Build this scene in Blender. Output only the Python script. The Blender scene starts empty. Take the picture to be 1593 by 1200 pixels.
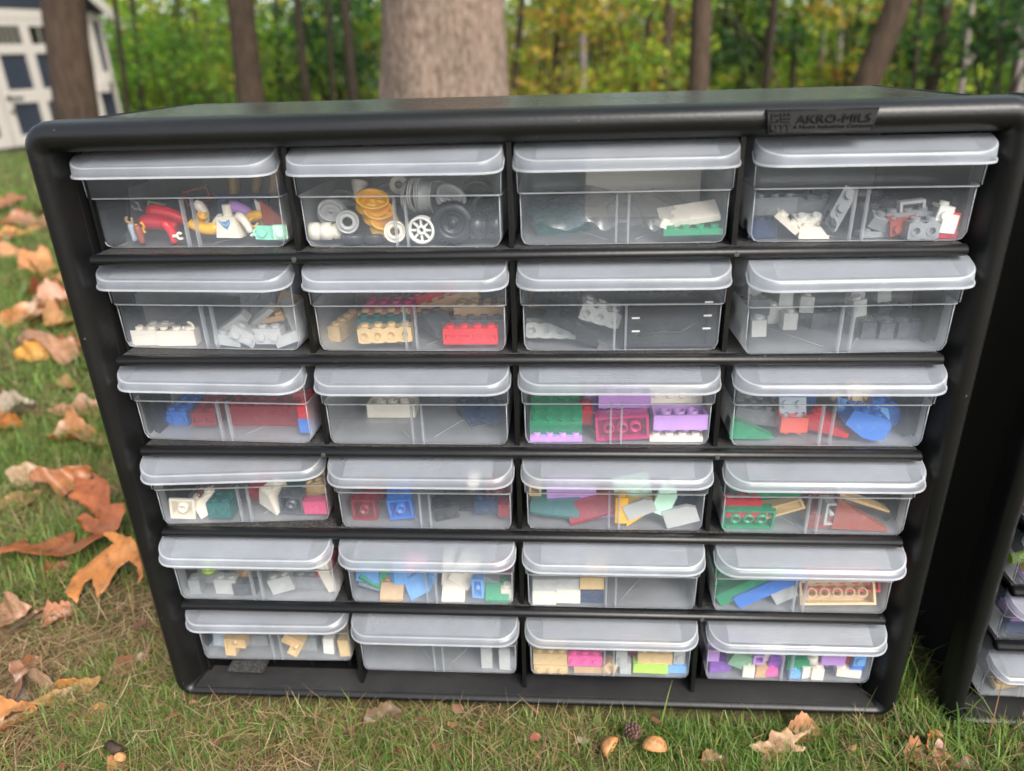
import bpy, bmesh, math, random
import numpy as np
from mathutils import Vector, Matrix, Euler
from math import radians as R, sin, cos, pi

# ------------------------------------------------------------------ camera, light, exposure
sc = bpy.context.scene
COL = sc.collection
CAM = np.array([0.02870622, -0.39163607, 0.42346818])
CROT = (R(65.93172494), R(1.65624976), R(3.687235))
FPX = 1161.14                       # focal length in photo pixels (photo 1593 x 1200)
cam = bpy.data.objects.new('camera', bpy.data.cameras.new('camera'))
COL.objects.link(cam); sc.camera = cam
cam.location = CAM; cam.rotation_euler = CROT
cam.data.sensor_width = 36.0; cam.data.lens = FPX / 1593 * 36
cam.data.clip_start = 0.01; cam.data.clip_end = 800
cam.data.dof.use_dof = True; cam.data.dof.focus_distance = 0.435; cam.data.dof.aperture_fstop = 6.2

SUN_EL, SUN_AZ = 44, 146            # degrees; azimuth from +Y clockwise: behind the camera, to the right
w = bpy.data.worlds.new('World'); sc.world = w; w.use_nodes = True
nt = w.node_tree; nt.nodes.clear()
wo = nt.nodes.new('ShaderNodeOutputWorld'); wb = nt.nodes.new('ShaderNodeBackground')
sky = nt.nodes.new('ShaderNodeTexSky'); sky.sky_type = 'NISHITA'; sky.sun_disc = False
sky.sun_elevation = R(SUN_EL); sky.sun_rotation = R(SUN_AZ); sky.dust_density = 3.0
hs = nt.nodes.new('ShaderNodeHueSaturation'); hs.inputs['Saturation'].default_value = 0.55   # overcast: paler than a clear sky
nt.links.new(sky.outputs[0], hs.inputs['Color']); nt.links.new(hs.outputs[0], wb.inputs[0])
wb.inputs[1].default_value = 0.15
nt.links.new(wb.outputs[0], wo.inputs[0])
sl = bpy.data.lights.new('sun', 'SUN'); sl.energy = 1.5; sl.angle = R(30); sl.color = (1, .95, .86)
sun = bpy.data.objects.new('sun', sl); COL.objects.link(sun)
az = R(SUN_AZ); el = R(SUN_EL)
sdir = Vector((sin(az) * cos(el), cos(az) * cos(el), sin(el)))
sun.rotation_euler = (-sdir).to_track_quat('-Z', 'Y').to_euler()
sc.view_settings.view_transform = 'Standard'; sc.view_settings.look = 'None'
sc.view_settings.gamma = 1; sc.view_settings.use_curve_mapping = False
sc.view_settings.exposure = 1.45
sc.render.engine = 'CYCLES'
cy = sc.cycles
cy.max_bounces = 14; cy.transparent_max_bounces = 40; cy.diffuse_bounces = 4; cy.glossy_bounces = 4
cy.transmission_bounces = 8; cy.use_denoising = True; cy.caustics_reflective = False; cy.caustics_refractive = False
cy.sample_clamp_indirect = 6

rng = np.random.default_rng(7); random.seed(7)

# ------------------------------------------------------------------ pixel -> place
RM = np.array(Euler(CROT, 'XYZ').to_matrix())
def ray(u, v): return RM @ np.array([(u - 796.5) / FPX, -(v - 600) / FPX, -1.0])
def atY(u, v, Y):
    d = ray(u, v); return CAM + d * ((Y - CAM[1]) / d[1])
def atZ(u, v, Z):
    d = ray(u, v); return CAM + d * ((Z - CAM[2]) / d[2])

# ------------------------------------------------------------------ materials
MATS = {}
def nodes(name):
    m = bpy.data.materials.new(name); m.use_nodes = True; m.node_tree.nodes.clear()
    t = m.node_tree; o = t.nodes.new('ShaderNodeOutputMaterial'); MATS[name] = m
    def N(typ, **kw):
        n = t.nodes.new('ShaderNode' + typ)
        for k, v in kw.items():
            if k.startswith('_'): setattr(n, k[1:], v)
            else:
                n.inputs[k.replace('__', ' ')].default_value = v
        return n
    return m, t, o, N
def ramp(t, fac, stops):
    r = t.nodes.new('ShaderNodeValToRGB'); e = r.color_ramp.elements
    while len(e) < len(stops): e.new(0.5)
    for el_, (p, c) in zip(e, stops): el_.position = p; el_.color = (*c, 1)
    t.links.new(fac, r.inputs[0]); return r.outputs[0]
def solid(name, col, rough=.35, var=.12, bump=0.0, bscale=800, spec=.5, nscale=60, spread=.12):
    m, t, o, N = nodes(name)
    tc = N('TexCoord'); p = N('BsdfPrincipled'); p.inputs['Roughness'].default_value = rough
    p.inputs['Specular IOR Level'].default_value = spec
    n = N('TexNoise', Scale=nscale, Detail=4.0); t.links.new(tc.outputs['Object'], n.inputs['Vector'])
    c1 = [x * (1 - var) for x in col]; c2 = [min(1, x * (1 + var)) for x in col]
    t.links.new(ramp(t, n.outputs['Fac'], [(.3, c1), (.7, c2)]), p.inputs['Base Color'])
    mr = N('MapRange'); mr.inputs['To Min'].default_value = rough - spread; mr.inputs['To Max'].default_value = rough + spread
    t.links.new(n.outputs['Fac'], mr.inputs['Value']); t.links.new(mr.outputs[0], p.inputs['Roughness'])
    if bump:
        b = N('Bump', Strength=bump, Distance=.0006); n2 = N('TexNoise', Scale=bscale, Detail=2.0)
        t.links.new(tc.outputs['Object'], n2.inputs['Vector']); t.links.new(n2.outputs['Fac'], b.inputs['Height'])
        t.links.new(b.outputs[0], p.inputs['Normal'])
    t.links.new(p.outputs[0], o.inputs[0]); return m

def black_plastic(name, base, dust, rough, grit=False):
    m, t, o, N = nodes(name)
    tc = N('TexCoord'); p = N('BsdfPrincipled'); p.inputs['Specular IOR Level'].default_value = .34
    n = N('TexNoise', Scale=9.0, Detail=8.0, Roughness=.65); t.links.new(tc.outputs['Object'], n.inputs['Vector'])
    n2 = N('TexNoise', Scale=420.0, Detail=3.0); t.links.new(tc.outputs['Object'], n2.inputs['Vector'])
    v = N('TexVoronoi', Scale=75.0); t.links.new(tc.outputs['Object'], v.inputs['Vector'])
    sp = ramp(t, v.outputs['Distance'], [(.0, (1, 1, 1)), (.025, (1, 1, 1)), (.055, (0, 0, 0))])     # scattered dust specks
    vm = N('MixRGB', Fac=1.0, _blend_type='MULTIPLY'); t.links.new(sp, vm.inputs[1])
    t.links.new(ramp(t, n.outputs['Fac'], [(.44, (0, 0, 0)), (.6, (1, 1, 1))]), vm.inputs[2])
    film = ramp(t, n.outputs['Fac'], [(.35, (0, 0, 0)), (.8, (1, 1, 1))])
    if grit:                                                  # gritty dust lying on the shelves
        n4 = N('TexNoise', Scale=900.0, Detail=2.0); t.links.new(tc.outputs['Object'], n4.inputs['Vector'])
        gm = N('MixRGB', _blend_type='MULTIPLY'); gm.inputs[0].default_value = 1
        t.links.new(ramp(t, n.outputs['Fac'], [(.30, (.2, .2, .2)), (.6, (1, 1, 1))]), gm.inputs[1]); t.links.new(ramp(t, n4.outputs['Fac'], [(.45, (.1, .1, .1)), (.62, (1, 1, 1))]), gm.inputs[2]); film = gm.outputs[0]
    else:                                                     # fine scuffs
        m5 = N('Mapping'); m5.inputs['Scale'].default_value = (18, 260, 150); m5.inputs['Rotation'].default_value = (.3, .5, .4); t.links.new(tc.outputs['Object'], m5.inputs[0])
        n5 = N('TexNoise', Scale=1.0, Detail=3.0); t.links.new(m5.outputs[0], n5.inputs['Vector'])
        sf = N('MixRGB', _blend_type='ADD'); sf.inputs[0].default_value = 1; t.links.new(film, sf.inputs[1]); t.links.new(ramp(t, n5.outputs['Fac'], [(.70, (0, 0, 0)), (.78, (2.2, 2.2, 2.2))]), sf.inputs[2]); film = sf.outputs[0]
    mx = N('MixRGB'); mx.inputs[1].default_value = (base, base, base * 1.06, 1); mx.inputs[2].default_value = (base + dust, base + dust * .95, base + dust * .88, 1)
    t.links.new(film, mx.inputs[0])
    mx2 = N('MixRGB'); mx2.inputs[2].default_value = (.10, .096, .088, 1)
    t.links.new(vm.outputs[0], mx2.inputs[0]); t.links.new(mx.outputs[0], mx2.inputs[1])
    t.links.new(mx2.outputs[0], p.inputs['Base Color'])
    mr = N('MapRange'); mr.inputs['To Min'].default_value = rough - .1; mr.inputs['To Max'].default_value = rough + .16
    t.links.new(n.outputs['Fac'], mr.inputs['Value']); t.links.new(mr.outputs[0], p.inputs['Roughness'])
    b = N('Bump', Strength=.25, Distance=.0004); t.links.new(n2.outputs['Fac'], b.inputs['Height']); t.links.new(b.outputs[0], p.inputs['Normal'])
    t.links.new(p.outputs[0], o.inputs[0]); return m
black_plastic('black_plastic', .004, .004, .33)
black_plastic('dusty_black', .012, .07, .62, grit=True)

black_plastic('gloss_black', .008, .008, .22)
black_plastic('matte_black', .006, .004, .75)
black_plastic('sill_black', .016, .03, .42)

def frosted(name, haze, tint, rough, fmin=.05, blur=0):
    m, t, o, N = nodes(name)
    tr = N('BsdfTransparent'); df = N('BsdfDiffuse'); tl = N('BsdfTranslucent'); gl = N('BsdfGlossy')
    df.inputs[0].default_value = (*tint, 1); tl.inputs[0].default_value = (*tint, 1)
    gl.inputs['Roughness'].default_value = rough; gl.inputs[0].default_value = (1, 1, 1, 1)
    tc = N('TexCoord'); oi = N('ObjectInfo'); of = N('VectorMath', _operation='MULTIPLY_ADD'); of.inputs[1].default_value = (9, 7, 5)   # every piece has its own scuffs
    t.links.new(oi.outputs['Random'], of.inputs[0]); t.links.new(tc.outputs['Object'], of.inputs[2]); P_ = of.outputs[0]
    n = N('TexNoise', Scale=28.0, Detail=6.0, Roughness=.6); t.links.new(P_, n.inputs['Vector'])
    mp = N('Mapping'); mp.inputs['Scale'].default_value = (30, 300, 300); mp.inputs['Rotation'].default_value = (.2, .3, .35); t.links.new(P_, mp.inputs[0])
    sn = N('TexNoise', Scale=1.0, Detail=3.0); t.links.new(mp.outputs[0], sn.inputs['Vector'])
    sc_ = ramp(t, sn.outputs['Fac'], [(.66, (0, 0, 0)), (.76, (1, 1, 1))])
    mr = N('MapRange'); mr.inputs['From Min'].default_value = .3; mr.inputs['From Max'].default_value = .7
    mr.inputs['To Min'].default_value = haze * .78; mr.inputs['To Max'].default_value = min(.97, haze * 1.22)
    t.links.new(n.outputs['Fac'], mr.inputs['Value'])
    m1 = N('MixShader'); m1.inputs[0].default_value = .5; t.links.new(df.outputs[0], m1.inputs[1]); t.links.new(tl.outputs[0], m1.inputs[2])
    sa = N('Math', _operation='MULTIPLY_ADD', _use_clamp=True); sa.inputs[1].default_value = .10; t.links.new(sc_, sa.inputs[0]); t.links.new(mr.outputs[0], sa.inputs[2])
    rv = N('MapRange'); rv.inputs['To Min'].default_value = .84; rv.inputs['To Max'].default_value = 1.16; t.links.new(oi.outputs['Random'], rv.inputs['Value'])   # no two mouldings are equally cloudy
    hv = N('Math', _operation='MULTIPLY', _use_clamp=True); t.links.new(sa.outputs[0], hv.inputs[0]); t.links.new(rv.outputs[0], hv.inputs[1])
    m2 = N('MixShader'); t.links.new(hv.outputs[0], m2.inputs[0]); clear = tr.outputs[0]
    if blur:                                                  # the moulded wall softens what stands farther behind it
        rf = N('BsdfRefraction', Roughness=.24, IOR=1.10); mb = N('MixShader'); mb.inputs[0].default_value = blur
        t.links.new(tr.outputs[0], mb.inputs[1]); t.links.new(rf.outputs[0], mb.inputs[2]); clear = mb.outputs[0]
    t.links.new(clear, m2.inputs[1]); t.links.new(m1.outputs[0], m2.inputs[2])
    lw = N('LayerWeight', Blend=.5); pw = N('Math', _operation='POWER'); pw.inputs[1].default_value = 4.0
    t.links.new(lw.outputs['Facing'], pw.inputs[0])
    ml = N('MapRange'); ml.inputs['To Min'].default_value = fmin; ml.inputs['To Max'].default_value = .75; t.links.new(pw.outputs[0], ml.inputs['Value'])
    m3 = N('MixShader'); t.links.new(ml.outputs[0], m3.inputs[0]); t.links.new(m2.outputs[0], m3.inputs[1]); t.links.new(gl.outputs[0], m3.inputs[2])
    b = N('Bump', Strength=.12, Distance=.0008); nb = N('TexNoise', Scale=130.0, Detail=3.0); t.links.new(P_, nb.inputs['Vector'])
    t.links.new(nb.outputs['Fac'], b.inputs['Height'])
    for s in (df, tl, gl): t.links.new(b.outputs[0], s.inputs['Normal'])
    t.links.new(m3.outputs[0], o.inputs[0]); return m
frosted('bin_plastic', .205, (.60, .66, .75), .2, blur=.10)
frosted('bin_wall_plastic', .62, (.78, .81, .85), .3)  # same plastic as the front, paler: brightness of the interior put into its colour
frosted('pull_plastic', .42, (.54, .575, .63), .30, fmin=.035)
frosted('pull_rib_plastic', .24, (.54, .57, .62), .34, fmin=.035)
frosted('corner_plastic', .26, (.68, .72, .78), .3)
frosted('edge_plastic', .55, (.72, .75, .79), .32)
frosted('fin_plastic', .40, (.72, .75, .80), .3)
frosted('bag_film', .10, (.66, .68, .69), .24, fmin=.10)

C = dict(red=(.56, .012, .03), bred=(.72, .015, .03), dred=(.26, .012, .022), tan=(.66, .47, .23), white=(.80, .74, .63), offwhite=(.76, .75, .70),
         lgrey=(.44, .45, .44), mgrey=(.26, .275, .285), dgrey=(.075, .085, .10), black=(.014, .016, .02), green=(.005, .26, .11), lime=(.42, .66, .08),
         blue=(.03, .17, .60), lblue=(.16, .40, .78), navy=(.018, .04, .10), pink=(.85, .12, .38), lpink=(.85, .34, .50), lav=(.56, .31, .74), purple=(.22, .07, .42),
         magenta=(.52, .015, .16), yellow=(.88, .46, .02), coral=(.88, .13, .09), mint=(.52, .82, .62), teal=(.012, .12, .115), brown=(.095, .05, .045),
         rust=(.30, .06, .035), aqua=(.20, .58, .44), dkpink=(.55, .06, .16), sage=(.22, .40, .26), sand=(.55, .36, .19), paleblue=(.45, .53, .60))
for k, c in C.items(): solid('abs_' + k, c, rough=.26, var=.04, spread=.06)

def attr_leaf(name, rough=.5, trans=.35, spec=.3, nscale=0, nmul=(.7, 1.25)):
    m, t, o, N = nodes(name)
    a = N('Attribute', _attribute_name='Col'); p = N('BsdfPrincipled'); tl = N('BsdfTranslucent'); mx = N('MixShader'); mx.inputs[0].default_value = trans
    p.inputs['Roughness'].default_value = rough; p.inputs['Specular IOR Level'].default_value = spec
    src = a.outputs['Color']
    if nscale:
        tc = N('TexCoord'); n = N('TexNoise', Scale=nscale, Detail=6.0, Roughness=.65); t.links.new(tc.outputs['Object'], n.inputs['Vector'])
        mul = N('MixRGB', _blend_type='MULTIPLY'); mul.inputs[0].default_value = 1
        t.links.new(src, mul.inputs[1]); t.links.new(ramp(t, n.outputs['Fac'], [(.3, (nmul[0],) * 3), (.7, (nmul[1],) * 3)]), mul.inputs[2]); src = mul.outputs[0]
    t.links.new(src, p.inputs['Base Color']); t.links.new(src, tl.inputs[0])
    t.links.new(p.outputs[0], mx.inputs[1]); t.links.new(tl.outputs[0], mx.inputs[2]); t.links.new(mx.outputs[0], o.inputs[0])
    return m
attr_leaf('grass_blade', .45, .35)
attr_leaf('tree_leaf', .5, .6)
attr_leaf('fallen_leaf', .38, .10, .45, nscale=70, nmul=(.62, 1.3))

def bark(name, c1, c2, sx, sz, bump, dist, pits=False):
    m, t, o, N = nodes(name)
    tc = N('TexCoord'); mp = N('Mapping'); mp.inputs['Scale'].default_value = (sx, sx, sz); t.links.new(tc.outputs['Object'], mp.inputs[0])
    n = N('TexNoise', Scale=1.0, Detail=8.0, Roughness=.62); t.links.new(mp.outputs[0], n.inputs['Vector'])
    v = N('TexVoronoi', Scale=.8, _feature='DISTANCE_TO_EDGE'); t.links.new(mp.outputs[0], v.inputs['Vector'])
    big = N('TexNoise', Scale=3.0, Detail=3.0); t.links.new(tc.outputs['Object'], big.inputs['Vector'])
    p = N('BsdfPrincipled', Roughness=.85); p.inputs['Specular IOR Level'].default_value = .2
    ad = N('Math', _operation='MULTIPLY_ADD'); ad.inputs[1].default_value = .35; t.links.new(v.outputs['Distance'], ad.inputs[0]); t.links.new(n.outputs['Fac'], ad.inputs[2])
    colr = ramp(t, ad.outputs[0], [(.36, c1), (.74, c2)])
    mul = N('MixRGB', _blend_type='MULTIPLY'); mul.inputs[0].default_value = 1; t.links.new(colr, mul.inputs[1])
    t.links.new(ramp(t, big.outputs['Fac'], [(.3, (.8, .82, .78)), (.7, (1.1, 1.06, 1.0))]), mul.inputs[2])
    if pits:                                                  # short dark cracks between the bark plates
        m3 = N('Mapping'); m3.inputs['Scale'].default_value = (19, 19, 8); t.links.new(tc.outputs['Object'], m3.inputs[0])
        n3 = N('TexNoise', Scale=1.0, Detail=5.0, Roughness=.7, Distortion=.6); t.links.new(m3.outputs[0], n3.inputs['Vector'])
        pm = N('MixRGB', _blend_type='MULTIPLY'); pm.inputs[0].default_value = 1; t.links.new(mul.outputs[0], pm.inputs[1])
        t.links.new(ramp(t, n3.outputs['Fac'], [(.33, (.38, .34, .31)), (.44, (1, 1, 1))]), pm.inputs[2]); mul = pm
    t.links.new(mul.outputs[0], p.inputs['Base Color'])
    b = N('Bump', Strength=bump, Distance=dist); t.links.new(ad.outputs[0], b.inputs['Height']); t.links.new(b.outputs[0], p.inputs['Normal'])
    t.links.new(p.outputs[0], o.inputs[0]); return m
bark('pale_bark', (.105, .07, .055), (.30, .23, .19), 56, 20, 1.0, .02, True)
bark('brown_bark', (.034, .022, .016), (.082, .057, .042), 30, 6, .7, .012)
bark('dark_bark', (.018, .013, .009), (.05, .038, .028), 34, 6, .6, .01)
bark('grey_bark', (.12, .10, .10), (.26, .23, .215), 34, 6, .5, .01)
solid('shed_blue', (.022, .029, .046), .55, .12)
solid('shed_white', (.50, .46, .42), .5, .05)
solid('shed_roof', (.045, .045, .05), .8, .3)
solid('shed_glass_dark', (.02, .02, .014), .12, .3)
solid('dark_metal', (.03, .03, .03), .35)
solid('acorn_shell', (.33, .16, .055), .62, .4, bump=.5, bscale=500, nscale=260)
solid('screw_metal', (.055, .055, .052), .4, .2)
solid('blue_print', (.10, .26, .48), .3, .05)

def ground_mat():
    m, t, o, N = nodes('lawn_soil')
    tc = N('TexCoord'); p = N('BsdfPrincipled', Roughness=.95); p.inputs['Specular IOR Level'].default_value = .1
    n = N('TexNoise', Scale=2.2, Detail=10.0, Roughness=.7); t.links.new(tc.outputs['Object'], n.inputs['Vector'])
    n2 = N('TexNoise', Scale=160.0, Detail=5.0, Roughness=.7); t.links.new(tc.outputs['Object'], n2.inputs['Vector'])
    mx = N('MixRGB', Fac=.6); t.links.new(ramp(t, n.outputs['Fac'], [(.35, (.055, .07, .018)), (.5, (.09, .08, .032)), (.68, (.14, .10, .05))]), mx.inputs[1])
    t.links.new(ramp(t, n2.outputs['Fac'], [(.3, (.035, .032, .014)), (.55, (.09, .075, .035)), (.75, (.19, .14, .075))]), mx.inputs[2])
    t.links.new(mx.outputs[0], p.inputs['Base Color'])
    b = N('Bump', Strength=.8, Distance=.006); t.links.new(n2.outputs['Fac'], b.inputs['Height']); t.links.new(b.outputs[0], p.inputs['Normal'])
    t.links.new(p.outputs[0], o.inputs[0])
ground_mat()

# ------------------------------------------------------------------ mesh helpers
class MB:
    def __init__(s): s.v = []; s.f = []; s.m = []; s.sm = []
    def add(s, vs, fs, mat=0, smooth=False):
        b = len(s.v); s.v += [tuple(x) for x in vs]
        for f in fs: s.f.append([i + b for i in f]); s.m.append(mat); s.sm.append(smooth)
    def box(s, x0, x1, y0, y1, z0, z1, mat=0, skip=''):
        vs = [(x0, y0, z0), (x1, y0, z0), (x1, y1, z0), (x0, y1, z0), (x0, y0, z1), (x1, y0, z1), (x1, y1, z1), (x0, y1, z1)]
        fs = dict(b=(3, 2, 1, 0), t=(4, 5, 6, 7), f=(0, 1, 5, 4), r=(1, 2, 6, 5), k=(2, 3, 7, 6), l=(3, 0, 4, 7))
        s.add(vs, [f for k, f in fs.items() if k not in skip], mat)
    def obox(s, c, sx, sy, sz, rot=(0, 0, 0), mat=0):
        M = Euler(rot).to_matrix(); c = Vector(c)
        vs = [c + M @ Vector((x * sx / 2, y * sy / 2, z * sz / 2)) for z in (-1, 1) for x, y in ((-1, -1), (1, -1), (1, 1), (-1, 1))]
        s.add(vs, [(3, 2, 1, 0), (4, 5, 6, 7), (0, 1, 5, 4), (1, 2, 6, 5), (2, 3, 7, 6), (3, 0, 4, 7)], mat)
    def loops(s, loops, closed=True, mat=0, smooth=True, cap0=False, cap1=False):
        n = len(loops[0]); vs = [p for l in loops for p in l]; fs = []
        for i in range(len(loops) - 1):
            for j in range(n if closed else n - 1):
                k = (j + 1) % n; fs.append((i * n + j, i * n + k, (i + 1) * n + k, (i + 1) * n + j))
        s.add(vs, fs, mat, smooth)
        if cap0: s.add(loops[0], [tuple(range(n))[::-1]], mat)
        if cap1: s.add(loops[-1], [tuple(range(n))], mat)
    def lathe(s, prof, axis='y', n=24, mat=0, c=(0, 0, 0), smooth=True):
        L = []
        for r, a in prof:
            l = []
            for j in range(n):
                t = 2 * pi * j / n; p = {'y': (r * cos(t), a, r * sin(t)), 'z': (r * cos(t), r * sin(t), a), 'x': (a, r * cos(t), r * sin(t))}[axis]
                l.append((p[0] + c[0], p[1] + c[1], p[2] + c[2]))
            L.append(l)
        s.loops(L, True, mat, smooth)
    def cyl(s, c, r, h, axis='z', n=12, mat=0):
        s.lathe([(1e-6, 0), (r, 0), (r, h), (r, h), (1e-6, h)], axis, n, mat, c, False)
    def tube(s, pts, rad, n=10, mat=0, caps=True, smooth=True):
        pts = [Vector(p) for p in pts]; L = []; up = None
        for i, p in enumerate(pts):
            d = (pts[min(i + 1, len(pts) - 1)] - pts[max(i - 1, 0)]).normalized()
            if up is None: up = Vector((0, 0, 1)) if abs(d.z) < .9 else Vector((1, 0, 0))
            a = d.cross(up).normalized(); b = a.cross(d).normalized(); up = b
            r = rad[i] if hasattr(rad, '__len__') else rad
            L.append([p + a * (r * cos(2 * pi * j / n)) + b * (r * sin(2 * pi * j / n)) for j in range(n)])
        s.loops(L, True, mat, smooth, caps, caps)
    def prism(s, poly, x0, x1, mat=0, axis='x', smooth=False):   # polygon in the two other axes, extruded
        mk = {'x': lambda a, b, t: (t, a, b), 'y': lambda a, b, t: (a, t, b), 'z': lambda a, b, t: (a, b, t)}[axis]
        n = len(poly); A = [mk(a, b, x0) for a, b in poly]; B = [mk(a, b, x1) for a, b in poly]
        s.loops([A, B], True, mat, smooth, True, True)
    def mesh(s, name, mats, fix=True):
        me = bpy.data.meshes.new(name); me.from_pydata(s.v, [], s.f); me.update()
        for m in mats: me.materials.append(MATS[m])
        me.polygons.foreach_set('material_index', s.m); me.polygons.foreach_set('use_smooth', s.sm)
        if fix:
            b = bmesh.new(); b.from_mesh(me); bmesh.ops.remove_doubles(b, verts=b.verts, dist=1e-6)
            bmesh.ops.recalc_face_normals(b, faces=b.faces); b.to_mesh(me); b.free()
        me.update(); return me
    def build(s, name, mats, parent=None, loc=None, rot=None, fix=True):
        if isinstance(mats, str): mats = [mats]
        return link(name, s.mesh(name, mats, fix), parent, loc, rot)
def link(name, data, parent=None, loc=None, rot=None):
    o = bpy.data.objects.new(name, data); COL.objects.link(o)
    if parent: o.parent = parent
    if loc is not None: o.location = loc
    if rot is not None: o.rotation_euler = rot
    return o
def tag(o, label=None, cat=None, group=None, kind=None):
    if label: o['label'] = label
    if cat: o['category'] = cat
    if group: o['group'] = group
    if kind: o['kind'] = kind
    return o
def np_mesh(name, V, F, mat, col=None, smooth=False):
    """V (n,3); F (m,k) array of equal-size faces; col (n,3) point colours."""
    me = bpy.data.meshes.new(name); m, k = F.shape
    me.vertices.add(len(V)); me.vertices.foreach_set('co', np.ascontiguousarray(V, dtype=np.float32).ravel())
    me.loops.add(m * k); me.loops.foreach_set('vertex_index', np.ascontiguousarray(F, dtype=np.int32).ravel())
    me.polygons.add(m); me.polygons.foreach_set('loop_start', np.arange(0, m * k, k, dtype=np.int32)); me.polygons.foreach_set('loop_total', np.full(m, k, dtype=np.int32))
    if smooth: me.polygons.foreach_set('use_smooth', np.ones(m, dtype=bool))
    if col is not None:
        a = me.color_attributes.new('Col', 'FLOAT_COLOR', 'POINT'); c4 = np.ones((len(V), 4), dtype=np.float32); c4[:, :3] = col
        a.data.foreach_set('color', c4.ravel())
    me.materials.append(MATS[mat]); me.update(calc_edges=True); me.validate(); return me

# ------------------------------------------------------------------ ground
def gz(x, y):
    x = np.asarray(x, float); y = np.asarray(y, float)
    d = np.sqrt(x * x + np.maximum(y, 0) ** 2) - 2.6
    d = np.where(y < 0, 0, np.maximum(d, 0))
    z = -.068 * (np.sqrt(d * d + .8) - math.sqrt(.8))
    z = np.maximum(z, -2.2 + .1 * np.tanh(d * .02))
    near = np.exp(-((x / 1.2) ** 2 + (y / 1.2) ** 2))
    z = z + (.012 * np.sin(x * 5.1 + 1.3) * np.cos(y * 4.3) + .006 * np.sin(x * 13 + y * 9)) * (1 - near)
    return z - .006
def make_ground():
    t = np.linspace(-1, 1, 181); q = np.sign(t) * (np.abs(t) * 3 + 260 * np.abs(t) ** 5)
    X, Y = np.meshgrid(q, q); Z = gz(X, Y); n = len(q)
    V = np.stack([X.ravel(), Y.ravel(), Z.ravel()], 1)
    i = np.arange(n * n).reshape(n, n); F = np.stack([i[:-1, :-1].ravel(), i[:-1, 1:].ravel(), i[1:, 1:].ravel(), i[1:, :-1].ravel()], 1)
    tag(link('ground', np_mesh('ground', V, F, 'lawn_soil', smooth=True)), kind='structure')
make_ground()

# ------------------------------------------------------------------ drawer cabinet
HW, HT, DP = .2555, .3975, .150
RAILZ = [.3241, .2633, .2025, .1417, .0809]
COLX = [-.1808, -.0603, .0597, .1812]
XDIV = [-.1184, 0.0, .1184]
def rrect(x0, x1, z0, z1, r, y, n=6):
    pts = []
    for cx, cz, a0 in ((x1 - r, z0 + r, -90), (x1 - r, z1 - r, 0), (x0 + r, z1 - r, 90), (x0 + r, z0 + r, 180)):
        for k in range(n + 1):
            a = R(a0 + 90 * k / n); pts.append((cx + r * cos(a), y, cz + r * sin(a)))
    return pts
def cabinet_shell():
    b = MB()
    prof = [(0, .016), (0, .006), (.05, .0022), (.16, -.0008), (.32, -.0024), (.5, -.0028), (.72, -.002), (.9, .0004), (1, .003), (1.04, .006), (1.3, .030)]
    L = []
    for t, y in prof:
        s = min(t, 1.0); e = max(t - 1, 0) / .3
        x = HW - s * .0120 - e * .0076; z0 = s * .0072 - e * .003; z1 = HT - s * .0155 - e * .0015
        L.append(rrect(-x, x, z0, z1, max(.013 - s * .0105, .0022), y))
    b.loops(L, True, 0, True)
    # carcass behind the front frame, a little narrower and tapering to the back
    fr = [(-.2405, .0125, .0005), (.2405, .0125, .0005), (.2405, .0125, .3915), (.233, .0125, .3968), (-.233, .0125, .3968), (-.2405, .0125, .3915)]
    bk = [(-.2385, DP, .0015), (.2385, DP, .0015), (.2385, DP, .3915), (.230, DP, .3966), (-.230, DP, .3966), (-.2385, DP, .3915)]
    for i in range(6):
        j = (i + 1) % 6; b.add([fr[i], fr[j], bk[j], bk[i]], [(0, 1, 2, 3)], 1 if i in (1, 5) else 2 if i in (2, 3, 4) else 0)
    for sx in (-1, 1): b.tube([(sx * .2330, .013, .3967), (sx * .2300, DP - .001, .3966)], .0007, 6)
    # inner walls
    xi = .2357
    b.box(-xi - .0015, -xi, .016, DP - .004, .004, .385); b.box(xi, xi + .0015, .016, DP - .004, .004, .385)
    b.box(-.234, .234, .018, DP - .004, .3815, .3835)
    b.box(-.2385, .2385, DP - .0035, DP + .0004, .0018, .3912)
    b.box(-.234, .234, .0205, DP - .004, .0012, .0032)
    return b
def shelf_geo(z):
    b = MB(); b.box(-.2342, .2342, .0062, DP - .0042, z - .0012, z + .0022, 0); return b
def rail_geo(z):
    b = MB(); n = 12
    def ring(x, s): return [(x, .0030 + s * .0042 * cos(2 * pi * k / n), z - .0004 + s * .0032 * sin(2 * pi * k / n)) for k in range(n)]
    b.loops([ring(-.2356, .2), ring(-.2353, .8), ring(-.2345, 1), ring(.2345, 1), ring(.2353, .8), ring(.2356, .2)], True, 0, True, True, True)
    b.box(-.2345, .2345, .004, .012, z - .0008, z + .0016)
    return b
def partition_geo(x):
    b = MB(); b.box(x - .0013, x + .0013, .0075, DP - .0043, .0034, .3816); return b

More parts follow.
